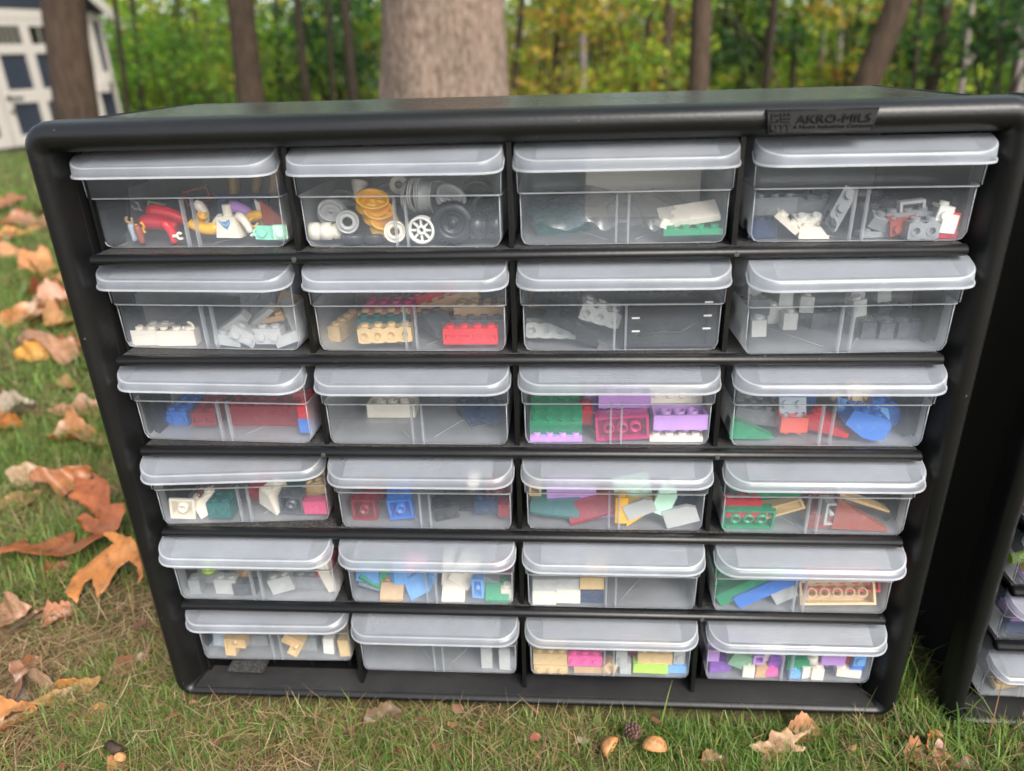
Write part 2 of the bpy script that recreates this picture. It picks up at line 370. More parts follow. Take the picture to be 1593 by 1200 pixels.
# ---- drawer: the bin is the drawer's own mesh; finger pull, ribbed pad, rim and slot fins are its pieces
BW, BD, BH = .0550, .128, .0522
def plan(hx, y0, y1, r, z, n=4):
    pts = []
    for cx, cy_, a0 in ((hx - r, y0 + r, -90), (hx - r, y1 - r, 0), (-hx + r, y1 - r, 90), (-hx + r, y0 + r, 180)):
        for k in range(n + 1):
            a = R(a0 + 90 * k / n); pts.append((cx + r * cos(a), cy_ + r * sin(a), z))
    return pts
def drawer_meshes():
    D = {}
    b = MB(); L = []
    for z, ix, iy in ((.0, .0062, .0018), (.0003, .0042, .0010), (.0014, .0020, .0004), (.0034, .0006, .0001), (.006, .0002, 0), (.0282, 0, 0)):
        L.append(plan(BW - ix, iy, BD - iy, .0028, z))
    b.loops(L, True, 0, True, True, False)
    b.loops([plan(BW, 0, BD, .0028, .0282), plan(BW + .0011, -.0024, BD + .0012, .0032, .0288)], True, 1, False)
    b.loops([plan(BW + .0011, -.0024, BD + .0012, .0032, .0288), plan(BW + .0016, -.0030, BD + .0015, .0036, BH)], True, 0, True)
    for sx in (-1, 1):                                     # two moulded feet and faint floor ribs
        b.box(sx * .041 - .0009, sx * .041 + .0009, .0022, .005, -.0008, .0002, 0)
        b.tube([(sx * .008, .010, .0007), (sx * .034, .050, .0005), (sx * .034, .112, .0005)], .00028, 5, 0)
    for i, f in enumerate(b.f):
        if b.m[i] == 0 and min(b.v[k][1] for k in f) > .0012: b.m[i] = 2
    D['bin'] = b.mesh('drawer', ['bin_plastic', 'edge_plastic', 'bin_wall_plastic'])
    # rim bead: the bright step across the front and round the sides
    b = MB(); path = plan(BW + .0008, -.0018, BD + .001, .0032, .0286)
    k = len(path)
    b.loops([[(x * (1 + dx), y + (dy if y < .06 else -dy), z + dz) for x, y, z in path] for dx, dy, dz in ((0, 0, -.00045), (.004, -.0004, -.0004), (.004, -.0004, .0004), (0, 0, .00045))], True, 0, False)
    for sx in (-1, 1):                                     # the moulded corner edges catch the light
        b.tube([(sx * (BW - .0046), .0012, .0006), (sx * (BW - .0022), .0007, .0016), (sx * (BW - .0006), .0005, .005), (sx * (BW - .0004), .0004, .0280)], .00040, 6, 1)
        b.tube([(sx * (BW + .0008), -.0019, .0294), (sx * (BW + .0012), -.0024, .0505)], .00034, 6, 1)
    b.tube([(-BW + .0046, .0012, .0005), (BW - .0046, .0012, .0005)], .00040, 6, 1)
    D['rim'] = b.mesh('rim', ['edge_plastic', 'corner_plastic'])
    # finger pull: sloping hood with rounded corners and a down-turned lip
    def outline(hx, yf, r, zf, zb, yb, n=7):
        pts = [(-hx, yb, zb)]
        for cx, a0 in ((-hx + r, 180), (hx - r, 270)):
            for q in range(n + 1):
                a = R(a0 + 90 * q / n); y = yf + r + r * sin(a); f = (y - yf) / (yb - yf)
                pts.append((cx + r * cos(a), y, zf + (zb - zf) * f))
        pts.append((hx, yb, zb)); return pts
    b = MB()
    ZF, ZB, YB, YF = .0472, .0538, .0015, -.0168
    top = outline(.0564, YF + .0012, .0125, ZF, ZB, YB)
    b.add(top, [tuple(range(len(top)))], 0)
    shoulder = outline(.0572, YF + .0002, .0132, ZF - .0006, ZB - .0006, YB)
    lip = [(x * 1.006, y - .0003 if y < YB - .001 else y, (ZF - .0048) + (.0030 if y > YB - .0005 else 0) + max(0, (y - YF) - .006) * .16) for x, y, z in shoulder]
    b.loops([top, shoulder], False, 1, True); b.loops([shoulder, lip], False, 0, True)
    lip2 = [(x * 1.009, y - .0006 if y < YB - .001 else y, z - .0001) for x, y, z in lip]
    lip3 = [(x, y, z - .0010) for x, y, z in lip2]; lip4 = [(x, y, z - .0010) for x, y, z in lip]
    b.loops([lip, lip2, lip3, lip4, lip], False, 1, False)
    b.add([(-.0562, YB, ZB), (.0562, YB, ZB), (.0562, .0045, ZB - .0004), (-.0562, .0045, ZB - .0004)], [(0, 1, 2, 3)], 0)
    D['pull'] = b.mesh('finger_pull', ['pull_plastic', 'edge_plastic'])
    # ribbed grip pad on the hood
    b = MB(); nr = 13; y0, y1 = YB - .0006, YF + .0026
    def zt(y): return ZF + (ZB - ZF) * (y - YF - .0012) / (YB - YF - .0012)
    prev = None; vs = []
    for q in range(nr * 2 + 1):
        y = y0 + (y1 - y0) * q / (nr * 2); z = zt(y) + .00012 + (.00016 if q % 2 else 0)
        vs += [(-.0455, y, z), (.0455, y, z)]
    b.add(vs, [(2 * q, 2 * q + 1, 2 * q + 3, 2 * q + 2) for q in range(nr * 2)], 0, False)
    D['pad'] = b.mesh('grip_pad', ['pull_rib_plastic'], fix=False)
    b = MB(); b.box(-.00055, .00055, .0006, .0034, .0006, .0272); D['fin'] = b.mesh('divider_slot', ['fin_plastic'])
    return D
DM = drawer_meshes()
YF_ = {(1, 1): .0165, (1, 2): .0100, (1, 3): .0110, (1, 4): .0098, (2, 1): .0128, (2, 2): .0086, (2, 3): .0080, (2, 4): .0030, (3, 1): .0093, (3, 2): .0065, (3, 3): .0079, (3, 4): .0070,
       (4, 1): .0094, (4, 2): .0049, (4, 3): .0063, (4, 4): .0047, (5, 1): .0042, (5, 2): .0047, (5, 3): .0040, (5, 4): .0035, (6, 1): .0138, (6, 2): .0064, (6, 3): .0065, (6, 4): .0064}
YAW = {(1, 1): -2.3, (1, 2): -3.0, (1, 4): -1.5, (2, 1): -3.0, (2, 2): -1.0, (2, 4): 2.2, (3, 1): -2.4, (4, 1): 4.2, (6, 1): .9}
def floor_z(r): return .0809 + .0608 * (5 - r) + .0025 if r < 6 else .0205
def logo(parent):
    x0, x1 = .1254, .1776
    b = MB(); zt, zb, yf = .3948, .3836, -.0058
    b.loops([[(x0, .004, zt), (x1, .004, zt), (x1 - .0022, .004, zb), (x0 + .0016, .004, zb)], [(x0, yf + .001, zt), (x1, yf + .001, zt), (x1 - .0022, yf, zb), (x0 + .0016, yf, zb)]], True, 0, False, True, True)
    pl = b.build('name_plate', ['matte_black'], parent)
    rim = MB()
    P = [(x0 + .0006, zt - .0006), (x1 - .0006, zt - .0006), (x1 - .0026, zb + .0005), (x0 + .002, zb + .0005)]
    for i in range(4):
        a, c = P[i], P[(i + 1) % 4]
        ya = yf + .001 - (zt - a[1]) / (zt - zb) * .001; yc = yf + .001 - (zt - c[1]) / (zt - zb) * .001
        rim.tube([(a[0], ya, a[1]), (c[0], yc, c[1])], .00022, 6)
    rim.build('plate_border', ['black_plastic'], pl)
    def text(s, x, z, size, sxs, nm):
        cu = bpy.data.curves.new('t', 'FONT'); cu.body = s; cu.size = size; cu.extrude = .00015; cu.resolution_u = 2
        o = bpy.data.objects.new('t', cu); COL.objects.link(o)
        dg = bpy.context.evaluated_depsgraph_get(); me = bpy.data.meshes.new_from_object(o.evaluated_get(dg)); me.name = nm
        COL.objects.unlink(o); bpy.data.objects.remove(o)
        me.materials.clear(); me.materials.append(MATS['black_plastic'])
        t = link(nm, me, pl, (x, yf + .0001, z), (R(90 + 5), 0, 0)); t.scale = (sxs, 1, 1); return t
    xs = x0 + .0026
    text('AKRO-MILS', xs + .0112, .3884, .0056, 1.24, 'lettering')
    text('A Myers Industries Company', xs + .0100, .3859, .0026, 1.22, 'lettering')
    e = MB()                                              # emblem: a block of stacked bin shapes
    for ux, uz, w_, h_ in ((0, .0072, .0034, .0008), (0, .0044, .0008, .0028), (.0026, .0042, .0008, .0014), (0, .0042, .0032, .0008),
                           (.0042, .0072, .0012, .001), (.0060, .0072, .0012, .001), (.0078, .0072, .0012, .001), (.0042, .0056, .0048, .0008), (.0046, .0042, .0040, .0008),
                           (0, 0, .0008, .0032), (0, .0026, .0030, .0007), (0, 0, .0030, .0007), (.0024, .0004, .0008, .0026), (.0040, .0024, .0024, .0008), (.0049, 0, .0008, .0026), (.0068, .0024, .0026, .0008), (.0078, 0, .0008, .0026)):
        y_ = yf + .0006 - (.0108 - uz) / .0112 * .0006
        e.box(xs - .0004 + ux, xs - .0004 + ux + w_, y_ - .0003, y_ + .0008, .3850 + uz, .3850 + uz + h_)
    e.build('emblem', ['black_plastic'], pl)
def make_cabinet(label, rails, xdiv, drawers, screws, loc=(0, 0, 0), rz=0, plate=False, dscale=(1, 1, 1)):
    root = bpy.data.objects.new('drawer_cabinet', None); COL.objects.link(root); root.location = loc; root.rotation_euler = (0, 0, rz)
    tag(root, label, 'storage cabinet', 'plastic drawer cabinets standing on the lawn')
    cabinet_shell().build('cabinet_frame', ['black_plastic', 'matte_black', 'gloss_black'], root)
    for i, z in enumerate(rails):
        s = shelf_geo(z).build('shelf', ['dusty_black'], root); rail_geo(z).build('shelf_rail', ['black_plastic'], s)
        for x in screws.get(i, ()):
            b = MB(); b.cyl((0, 0, 0), .0014, .0006, 'y', 10, 0); b.box(-.0009, .0009, -.0003, .0002, -.0002, .0002, 0)
            b.build('screw', ['screw_metal'], s, (x, -.0014, z - .0003))
        for sx in (-1, 1):                                    # side stops moulded on the inner walls
            b = MB(); b.box(sx * .2335 - .0017, sx * .2335 + .0017, .020, .034, z + .0025, z + .024); b.build('side_stop', ['black_plastic'], root)
    b = MB(); b.loops([[(-.2402, .0008, z_), (.2402, .0008, z_), (.2372, .0215, z_ - .0012), (-.2372, .0215, z_ - .0012)] for z_ in (.0040, .0078)], True, 0, False, True, True); b.build('sill', ['sill_black'], root)
    for x in xdiv: partition_geo(x).build('partition', ['black_plastic'], root)
    b = MB()
    for q in range(16): b.box(-.2205 + q * .029, -.2185 + q * .029, .026, DP - .006, .0033, .0190)
    b.box(-.23, .23, .060, .064, .0034, .0186); b.build('floor_ribs', ['black_plastic'], root)
    if plate:
        p = atZ(385, 1036, .013); b = MB(); b.box(p[0] - .0135, p[0] + .0135, p[1] - .004, p[1] + .016, .0105, .0130); b.build('label_tab', ['dusty_black'], root)
        logo(root)
    for x, y, z, yaw in drawers:
        dr = link('drawer', DM['bin'], root, (x, y, z), (0, 0, R(yaw))); dr.scale = dscale
        link('finger_pull', DM['pull'], dr); link('grip_pad', DM['pad'], dr); link('rim', DM['rim'], dr)
        for dx in (-.0033, .0030): link('divider_slot', DM['fin'], dr, (dx, 0, 0))
    return root
cab = make_cabinet('black plastic cabinet with twenty-four clear drawers and a name plate, standing whole in view', RAILZ, XDIV,
                   [(COLX[c - 1] + ((r * 7 + c * 5) % 5 - 2) * .0002 + ((-.0014, 0, 0, .0010)[c - 1] if r < 4 else 0), YF_[(r, c)], floor_z(r), YAW.get((r, c), 0)) for r in range(1, 7) for c in range(1, 5)],
                   {0: (-.1184, .1184), 2: (-.1184, .1184), 4: (.1184,)}, plate=True)
C2 = Vector((.2880 + HW, -.0055, -.0065)); C2R = R(-1.2)
RAIL2 = [.0245 + .0440 * k for k in range(8, 0, -1)]          # the second cabinet has smaller drawers, closer together
COL2 = [-.2062 + .0589 * k for k in range(8)]
def floor2(r): return RAIL2[r - 1] + .0022 if r < 9 else .0200 # r = 1 .. 9 from the top
cab2 = make_cabinet('second black drawer cabinet close beside the whole one, with smaller drawers, mostly out of view', [z for z in RAIL2 if z < .36], [-.1767 + .0589 * k for k in range(7)],
                    [(x, .006, floor2(r), 0) for r in range(2, 10) for x in COL2], {}, C2, C2R, dscale=(.50, 1, .70))

# ------------------------------------------------------------------ toy pieces (sizes in mm, 8 mm grid)
def studs(b, pts, z, r=2.4, h=1.75):
    for x, y in pts: b.cyl((x, y, z), r, h, 'z', 12)
def hole_cell(b, cx, cz, w, h, y, r, depth=3.0, n=16):
    """front face (-y) of one grid cell with a round hole sunk into it"""
    ang = [2 * pi * k / n for k in range(n)]; sq = []; ci = []
    for a in ang:
        c_, s_ = cos(a), sin(a); k = min(w / 2 / abs(c_) if abs(c_) > 1e-6 else 1e9, h / 2 / abs(s_) if abs(s_) > 1e-6 else 1e9)
        sq.append((cx + c_ * k, y, cz + s_ * k)); ci.append((cx + r * c_, y, cz + r * s_))
    o2 = [(cx + (r + .7) * cos(a), y, cz + (r + .7) * sin(a)) for a in ang]; o3 = [(x, y - .45, z) for x, _, z in o2]
    i3 = [(x, y - .45, z) for x, _, z in ci]; i4 = [(x, y + depth, z) for x, _, z in ci]
    b.loops([sq, o2, o3, i3, i4], True, 0, False, False, True)
def brick(nx, ny, h=9.6, top=True, face=None):
    b = MB(); X, Y, H = nx * 8 - .2, ny * 8 - .2, h; x, y, z = X / 2, Y / 2, H / 2; t = 1.5
    b.box(-x, x, -y, y, -z, z, 0, 'bf' if face in ('holes', 'slots') else 'b')
    if face == 'holes':
        for i in range(nx): hole_cell(b, -x + (i + .5) * X / nx, 0, X / nx, H, -y, 1.9)
    if face == 'slots':
        for i in range(nx):
            cx = -x + (i + .5) * X / nx; w = X / nx / 2; a, e0, e1 = 2.9, -2.2, .9
            o = [(cx - w, -y, -z), (cx + w, -y, -z), (cx + w, -y, z), (cx - w, -y, z)]; q = [(cx - a, -y, e0), (cx + a, -y, e0), (cx + a, -y, e1), (cx - a, -y, e1)]
            q2 = [(p[0], p[1] + 3, p[2]) for p in q]; b.loops([o, q, q2], True, 0, False, False, True)
    if face == 'studs':
        for i in range(nx): b.cyl((-x + (i + .5) * X / nx, -y, 0), 2.4, -1.6, 'y', 12)
    xi, yi, zc = x - t, y - t, z - 1.4                     # hollow underside
    if ny == 1 and nx > 1 or nx == 1 and ny > 1 or nx > 1 or h > 4 or True:
        rim = [[(-x, -y, -z), (x, -y, -z), (x, y, -z), (-x, y, -z)], [(-xi, -yi, -z), (xi, -yi, -z), (xi, yi, -z), (-xi, yi, -z)], [(-xi, -yi, zc), (xi, -yi, zc), (xi, yi, zc), (-xi, yi, zc)]]
        b.loops(rim, True, 0, False, False, True)
    if nx > 1 and ny > 1:
        for i in range(nx - 1):
            for j in range(ny - 1): b.lathe([(3.25, zc), (3.25, -z), (2.45, -z), (2.45, zc)], 'z', 14, 0, (-x + 8 * (i + 1) - .1, -y + 8 * (j + 1) - .1, 0), True)
    elif max(nx, ny) > 1:
        for i in range(max(nx, ny) - 1):
            c = -max(X, Y) / 2 + 8 * (i + 1) - .1; b.lathe([(1.6, zc), (1.6, -z), (1e-4, -z)], 'z', 10, 0, (c, 0, 0) if ny == 1 else (0, c, 0), True)
    if top: studs(b, [(-x + (i + .5) * X / nx, -y + (j + .5) * Y / ny) for i in range(nx) for j in range(ny)], z)
    return b, (X, Y, H)
def slope(nx, ny, h=9.6, lip=1.6, flat=1, inv=False):
    b = MB(); X, Y = nx * 8 - .2, ny * 8 - .2; x, y, z = X / 2, Y / 2, h / 2
    prof = [(-y, -z), (-y, -z + lip), (y - 8 * flat, z), (y, z), (y, -z)]
    if inv: prof = [(a, -q) for a, q in prof]
    n = len(prof); A = [(-x, a, q) for a, q in prof]; B = [(x, a, q) for a, q in prof]
    b.add(A, [tuple(range(n))]); b.add(B, [tuple(range(n))[::-1]])
    for i in range(n):
        j = (i + 1) % n
        if not inv and {i, j} == {0, n - 1}: continue
        b.add([A[i], B[i], B[j], A[j]], [(0, 1, 2, 3)])
    if inv: studs(b, [(-x + (i + .5) * X / nx, -y + (j + .5) * Y / ny) for i in range(nx) for j in range(ny)], z)
    else:
        t = 1.5; zc = -z + 1.2
        b.loops([[(-x, -y, -z), (x, -y, -z), (x, y, -z), (-x, y, -z)], [(-x + t, -y + t, -z), (x - t, -y + t, -z), (x - t, y - t, -z), (-x + t, y - t, -z)],
                 [(-x + t, -y + t + .6, zc), (x - t, -y + t + .6, zc), (x - t, y - t, z - 3.2), (-x + t, y - t, z - 3.2)]], True, 0, False, False, True)
        if nx == 1 and ny > 1: b.lathe([(1.6, 0), (1.6, -z), (.9, -z), (.9, 0)], 'z', 10, 0, (0, y - 8, 0))
        if nx > 1: b.lathe([(3.2, z - 4), (3.2, -z), (2.4, -z), (2.4, z - 4)], 'z', 12, 0, (0, y - 8, 0))
        if flat: studs(b, [(-x + (i + .5) * X / nx, y - 4 - 8 * j) for i in range(nx) for j in range(flat)], z)
    return b, (X, Y, h)
def quad_tile(w, d, t=2.4, cut=.35):                        # wing plate: rectangle with one slanted corner
    b = MB(); x, y = w / 2, d / 2; b.prism([(-x, -y), (x, -y), (x, y * (1 - 2 * cut)), (x * (1 - 2 * cut), y), (-x, y)], -t / 2, t / 2, 0, 'z'); return b, (w, d, t)
def corner_plate(n=2, h=9.6):                               # L shaped brick with hollow underside
    b = MB(); a = 8 * n - .2; x = a / 2; P = [(-x, -x), (x, -x), (x, -x + 7.8), (-x + 7.8, -x + 7.8), (-x + 7.8, x), (-x, x)]
    b.prism(P, -h / 2 + 2.2, h / 2, 0, 'z')
    Q = [(-x + 1.5, -x + 1.5), (x - 1.5, -x + 1.5), (x - 1.5, -x + 6.3), (-x + 6.3, -x + 6.3), (-x + 6.3, x - 1.5), (-x + 1.5, x - 1.5)]
    b.loops([[(p, q, -h / 2 + 2.2) for p, q in P], [(p, q, -h / 2) for p, q in P], [(p, q, -h / 2) for p, q in Q], [(p, q, h / 2 - 1.4) for p, q in Q]], True, 0, False, False, True)
    b.lathe([(1.6, 2), (1.6, -h / 2), (1e-4, -h / 2)], 'z', 10, 0, (-x + 8, -x + 3.9, 0)); studs(b, [(-x + 3.9, -x + 3.9), (x - 3.9, -x + 3.9), (-x + 3.9, x - 3.9)], h / 2)
    return b, (a, a, h)
def bracket(nx=2):
    b = MB(); X = nx * 8 - .2; b.box(-X / 2, X / 2, -3.9, 3.9, 2.2, 3.8); b.box(-X / 2, X / 2, -5.4, -3.9, -4.6, 3.8)
    studs(b, [(-X / 2 + (i + .5) * X / nx, 0) for i in range(nx)], 3.8)
    for i in range(nx): b.cyl((-X / 2 + (i + .5) * X / nx, -5.4, -.8), 2.4, -1.5, 'y', 12)
    return b, (X, 9.3, 8.4)
def frame_piece(w=16, h=9.6, d=7.8, t=1.6):
    b = MB(); x, z = w / 2, h / 2
    b.loops([[(-x, y, -z), (x, y, -z), (x, y, z), (-x, y, z)] for y in (-d / 2, d / 2)], True, 0, False)
    for y in (-d / 2, d / 2): b.loops([[(-x, y, -z), (x, y, -z), (x, y, z), (-x, y, z)], [(-x + t, y, -z + t), (x - t, y, -z + t), (x - t, y, z - t), (-x + t, y, z - t)]], True, 0, False)
    b.loops([[(-x + t, y, -z + t), (x - t, y, -z + t), (x - t, y, z - t), (-x + t, y, z - t)] for y in (-d / 2, d / 2)], True, 0, False)
    return b, (w, d, h)
def rim_wheel(r, w, spokes=0, hub=.35):
    b = MB(); q = w / 2
    b.lathe([(r * .80, -q), (r, -q), (r, -q + .7), (r * .93, -q + 1.2), (r * .93, q - 1.2), (r, q - .7), (r, q), (r * .80, q), (r * .80, -q)], 'y', 28)
    if spokes:
        b.lathe([(r * .16, -q * .8), (r * hub, -q * .8), (r * hub, q * .5), (r * .16, q * .5), (r * .16, -q * .8)], 'y', 16)
        for k in range(spokes):
            a = 2 * pi * k / spokes; m = r * (hub + .82) / 2; b.obox((m * cos(a), -q * .35, m * sin(a)), r * (.86 - hub), w * .35, r * .15, (0, -a, 0))
    else:
        b.lathe([(r * .80, q * .3), (r * .3, q * .3), (r * .3, -q * .2), (r * .18, -q * .2), (r * .18, q)], 'y', 20)
    return b, (2 * r, w, 2 * r)
def tyre(r, w, inner=.58):
    b = MB(); q = w / 2
    b.lathe([(r * inner, -q * .85), (r * .66, -q), (r * .9, -q * .93), (r * .985, -q * .6), (r, -q * .2), (r, q * .2), (r * .985, q * .6), (r * .9, q * .93), (r * .66, q), (r * inner, q * .85), (r * inner, -q * .85)], 'y', 32)
    for k in range(28):
        a = 2 * pi * k / 28; b.obox((r * cos(a), 0, r * sin(a)), r * .03, w * .7, r * .10, (0, -a, 0))
    return b, (2 * r, w, 2 * r)
def hubbed_tyre(r, w):
    b, s = tyre(r, w, .55); q = w / 2
    b.lathe([(r * .55, -q * .55), (r * .48, -q * .75), (r * .40, -q * .3), (r * .20, -q * .2), (r * .18, -q * .6), (1e-4, -q * .6)], 'y', 24)
    for k in range(6):
        a = 2 * pi * k / 6; b.cyl((r * .31 * cos(a), -q * .45, r * .31 * sin(a)), r * .06, q * .25, 'y', 8)
    return b, s
def axle_wheels(r, w):                                       # two grooved wheels side by side, axis along x
    b = MB(); b.lathe([(1e-4, -w), (r * .9, -w), (r, -w * .85), (r, -w * .25), (r * .8, -w * .18), (r * .8, -.05 * w), (r * .62, 0), (r * .8, .05 * w), (r * .8, w * .18), (r, w * .25), (r, w * .85), (r * .9, w), (1e-4, w)], 'x', 24); return b, (2 * w, 2 * r, 2 * r)
def disc_ring(r, w, inner=.45):
    b = MB(); q = w / 2; b.lathe([(r * inner, -q), (r * .72, -q), (r * .74, -q * .6), (r * .86, -q * .6), (r * .88, -q), (r, -q), (r, q), (r * inner, q), (r * inner, -q)], 'y', 26); return b, (2 * r, w, 2 * r)
def round_block(r, h):
    b = MB(); q = h / 2; b.lathe([(r * .5, -q), (r, -q), (r, -q * .15), (r * .86, -q * .1), (r * .86, q * .1), (r, q * .15), (r, q), (r * .6, q), (r * .6, q + 1.6), (r * .3, q + 1.6), (r * .3, -q), (r * .5, -q)], 'z', 20); return b, (2 * r, 2 * r, h)
def cone_piece(r, h):
    b = MB(); q = h / 2; b.lathe([(r * .4, -q), (r, -q), (r, -q + 1.5), (r * .5, q * .5), (r * .5, q), (r * .3, q), (r * .3, -q)], 'z', 18); return b, (2 * r, 2 * r, h)
def clip_hand(r=2.0):
    b = MB(); b.tube([(r * cos(R(a)), 0, r * sin(R(a))) for a in range(-230, 51, 20)], .85, 8); b.cyl((0, 0, -r - 2.4), .95, 2.6, 'z', 8); return b, (2 * r, 2, 2 * r + 3)
def arm(s=1.0, bend=55):
    b = MB(); P = [(0, 0, 0)]; a = 0
    for k in range(6):
        a += R(bend / 5); P.append((P[-1][0] + 2.1 * s * cos(a), 0, P[-1][2] - 2.1 * s * sin(a)))
    P = [(x - 5.5 * s, y, z + 3.0 * s) for x, y, z in P]
    b.tube(P, [2.0 * s, 2.5 * s, 2.45 * s, 2.3 * s, 2.1 * s, 1.95 * s, 1.8 * s], 12); return b, (13 * s, 5 * s, 8 * s)
def bar_claw(l=14):
    b = MB(); b.tube([(-l / 2, 0, 0), (l / 2, 0, 0)], 1.55, 8); b.tube([(l / 2 + 2 * cos(R(a)) + 2, 0, 2 * sin(R(a))) for a in range(-130, 131, 26)], .9, 6); return b, (l, 3.2, 5)
def lattice_plate(nx, ny):
    b, s = brick(nx, ny, 3.2, True); X, Y, H = s
    for sx in (1, -1): b.obox((0, 0, -H / 2 - .2), math.hypot(X, Y) * .82, 1.2, 1.0, (0, 0, sx * math.atan2(Y, X)))
    return b, s
def wedge(w, d, h):
    b = MB(); b.prism([(-w / 2, -h / 2), (w / 2, -h / 2), (w / 2, -h / 2 + 1.2), (-w / 2, h / 2)], -d / 2, d / 2, 0, 'y'); return b, (w, d, h)
def big_inverted(w=24, d=16, h=14):
    b = MB(); x, z = w / 2, h / 2; t = 1.6
    b.prism([(-x, -z + 5), (-x + 1, z), (x - 3, z), (x, z - 3.5), (x, -z + 3), (x - 6, -z), (-x + 13, -z)], -d / 2, d / 2, 0, 'y')
    for sy in (0,): b.loops([[(-x - .02, -4, -z + 6.5), (-x - .02, 4, -z + 6.5), (-x + .75, 4, z - 1), (-x + .75, -4, z - 1)], [(-x - .6, -4.6, -z + 6), (-x - .6, 4.6, -z + 6), (-x + .3, 4.6, z - .4), (-x + .3, -4.6, z - .4)]], True, 0, False)
    studs(b, [(i * 8 - 4, j * 8 - 4) for i in range(2) for j in range(2)], z); return b, (w, d, h)
def chassis(nx=6, nz=3):                                     # square black vehicle base seen from below
    b = MB(); X, Z = nx * 8 + 3, nz * 8 + 3; x, z = X / 2, Z / 2; b.box(-x, x, -2, 4, -z, z)
    for zz in (-z, z - 2): b.box(-x, x, -4, -2, zz, zz + 2)
    for xx in (-x, x - 5): b.box(xx, xx + 5, -4.4, -2, -z + 2.2, z - 2.2)
    b.box(-x + 9, x - 9, -3.4, -2, -3, 5); b.box(-x + 7, x - 12, -3.6, -2, -8.5, -7)
    for i in range(4): b.cyl((-9 + 6 * i, -2, -z + 4.6), 1.7, -1.4, 'y', 10)
    b.tube([(-x + 8, -2.6, -6), (-3, -3, -4), (6, -3, -5), (x - 9, -2.6, 2)], .8, 6); return b, (X, 8, Z)
def dash(w=5, h=.9):
    b = MB(); b.box(-w / 2, w / 2, -.3, .3, -h / 2, h / 2); return b, (w, .6, h)
def beam_part(l=40):
    b = MB(); b.box(-l / 2, l / 2, -4, 4, -3, 3.2)
    for i in range(int(l // 8)): b.cyl((-l / 2 + 4 + 8 * i, -4, 0), 2.6, -.8, 'y', 12)
    b.box(-l / 2 - 2, -l / 2 + 7, -3, 3, 3.2, 7.5); b.box(l / 2 - 12, l / 2 + 1.5, -3.4, 3.4, -5.5, -3); return b, (l, 8, 9)
PIECES = {}
def piece(kind, args, colr):
    k = (kind, args, colr)
    if k not in PIECES:
        b, s = globals()[kind](*args)
        b.v = [(x * .001, y * .001, z * .001) for x, y, z in b.v]
        PIECES[k] = (b.mesh(kind, ['abs_' + colr]), tuple(x * .001 for x in s))
    return PIECES[k]
NAMES = dict(brick='toy_brick', slope='toy_slope_brick', quad_tile='toy_wing_plate', corner_plate='toy_corner_brick', bracket='toy_bracket', frame_piece='toy_frame_brick', rim_wheel='toy_wheel_hub', tyre='toy_tyre_piece',
             hubbed_tyre='toy_wheel_piece', axle_wheels='toy_wheel_pair', disc_ring='toy_wheel_ring', round_block='toy_round_brick', cone_piece='toy_cone', clip_hand='toy_clip', arm='toy_limb', bar_claw='toy_bar_clip',
             lattice_plate='toy_lattice_plate', wedge='toy_wedge_brick', big_inverted='toy_inverted_slope', chassis='toy_vehicle_base', dash='x', beam_part='toy_beam')
ROWN = ['', 'top', 'second', 'third', 'fourth', 'fifth', 'bottom']
def dname(r, c): return ['', 'leftmost drawer of %s row', 'second drawer of %s row', 'third drawer of %s row', 'rightmost drawer of %s row'][c] % ROWN[r]
def front(r, c, x):                                           # y of the drawer's front panel at world x
    return YF_[(r, c)] + math.tan(R(YAW.get((r, c), 0))) * (x - COLX[c - 1])
def put(r, c, kind, args, colr, u, v, d=None, rot=(0, 0, 0), label='', nm=None, cat=None):
    me, s = piece(kind, args, colr)
    rad = tuple(R(a) for a in rot); M = Euler(rad).to_matrix()
    ext = [sum(abs(M[i][j]) * s[j] for j in range(3)) / 2 for i in range(3)]
    zf = floor_z(r) + .0005; P = None
    if d is None:                                             # stands on the drawer floor where the photo shows it
        P = atZ(u, v, zf + ext[2]); lo = front(r, c, P[0]) + .0012 + ext[1]
        if P[1] < lo - ext[1] or P[1] > lo + .11: d = 1.2
        else: P = (P[0], max(P[1] + ext[1], lo), zf + ext[2])
    if d is not None:
        Y = YF_[(r, c)] + d * .001; P = atY(u, v, Y); Y = front(r, c, P[0]) + d * .001; P = atY(u, v, Y)
        P = (P[0], Y + ext[1], max(P[2], zf + ext[2]))
    xl = COLX[c - 1]; P = (min(max(P[0], xl - BW + .0012 + ext[0]), xl + BW - .0012 - ext[0]) if ext[0] < BW - .002 else xl, min(P[1], front(r, c, P[0]) + BD - .002 - ext[1]), P[2])
    o = link(nm or NAMES[kind], me, None, P, rad)
    tag(o, label + ' in ' + dname(r, c), cat or 'toy ' + {'toy_wheel_hub': 'wheel', 'toy_tyre_piece': 'tyre', 'toy_wheel_piece': 'wheel', 'toy_wheel_pair': 'wheels', 'toy_wheel_ring': 'wheel', 'toy_limb': 'figure part', 'toy_clip': 'figure part'}.get(NAMES[kind], 'brick'), 'toy pieces sorted into the clear drawers')
    return o
B, S = 'brick', 'slope'
U, D_ = (-90, 0, 0), (180, 0, 0)                              # underside to the front / upside down
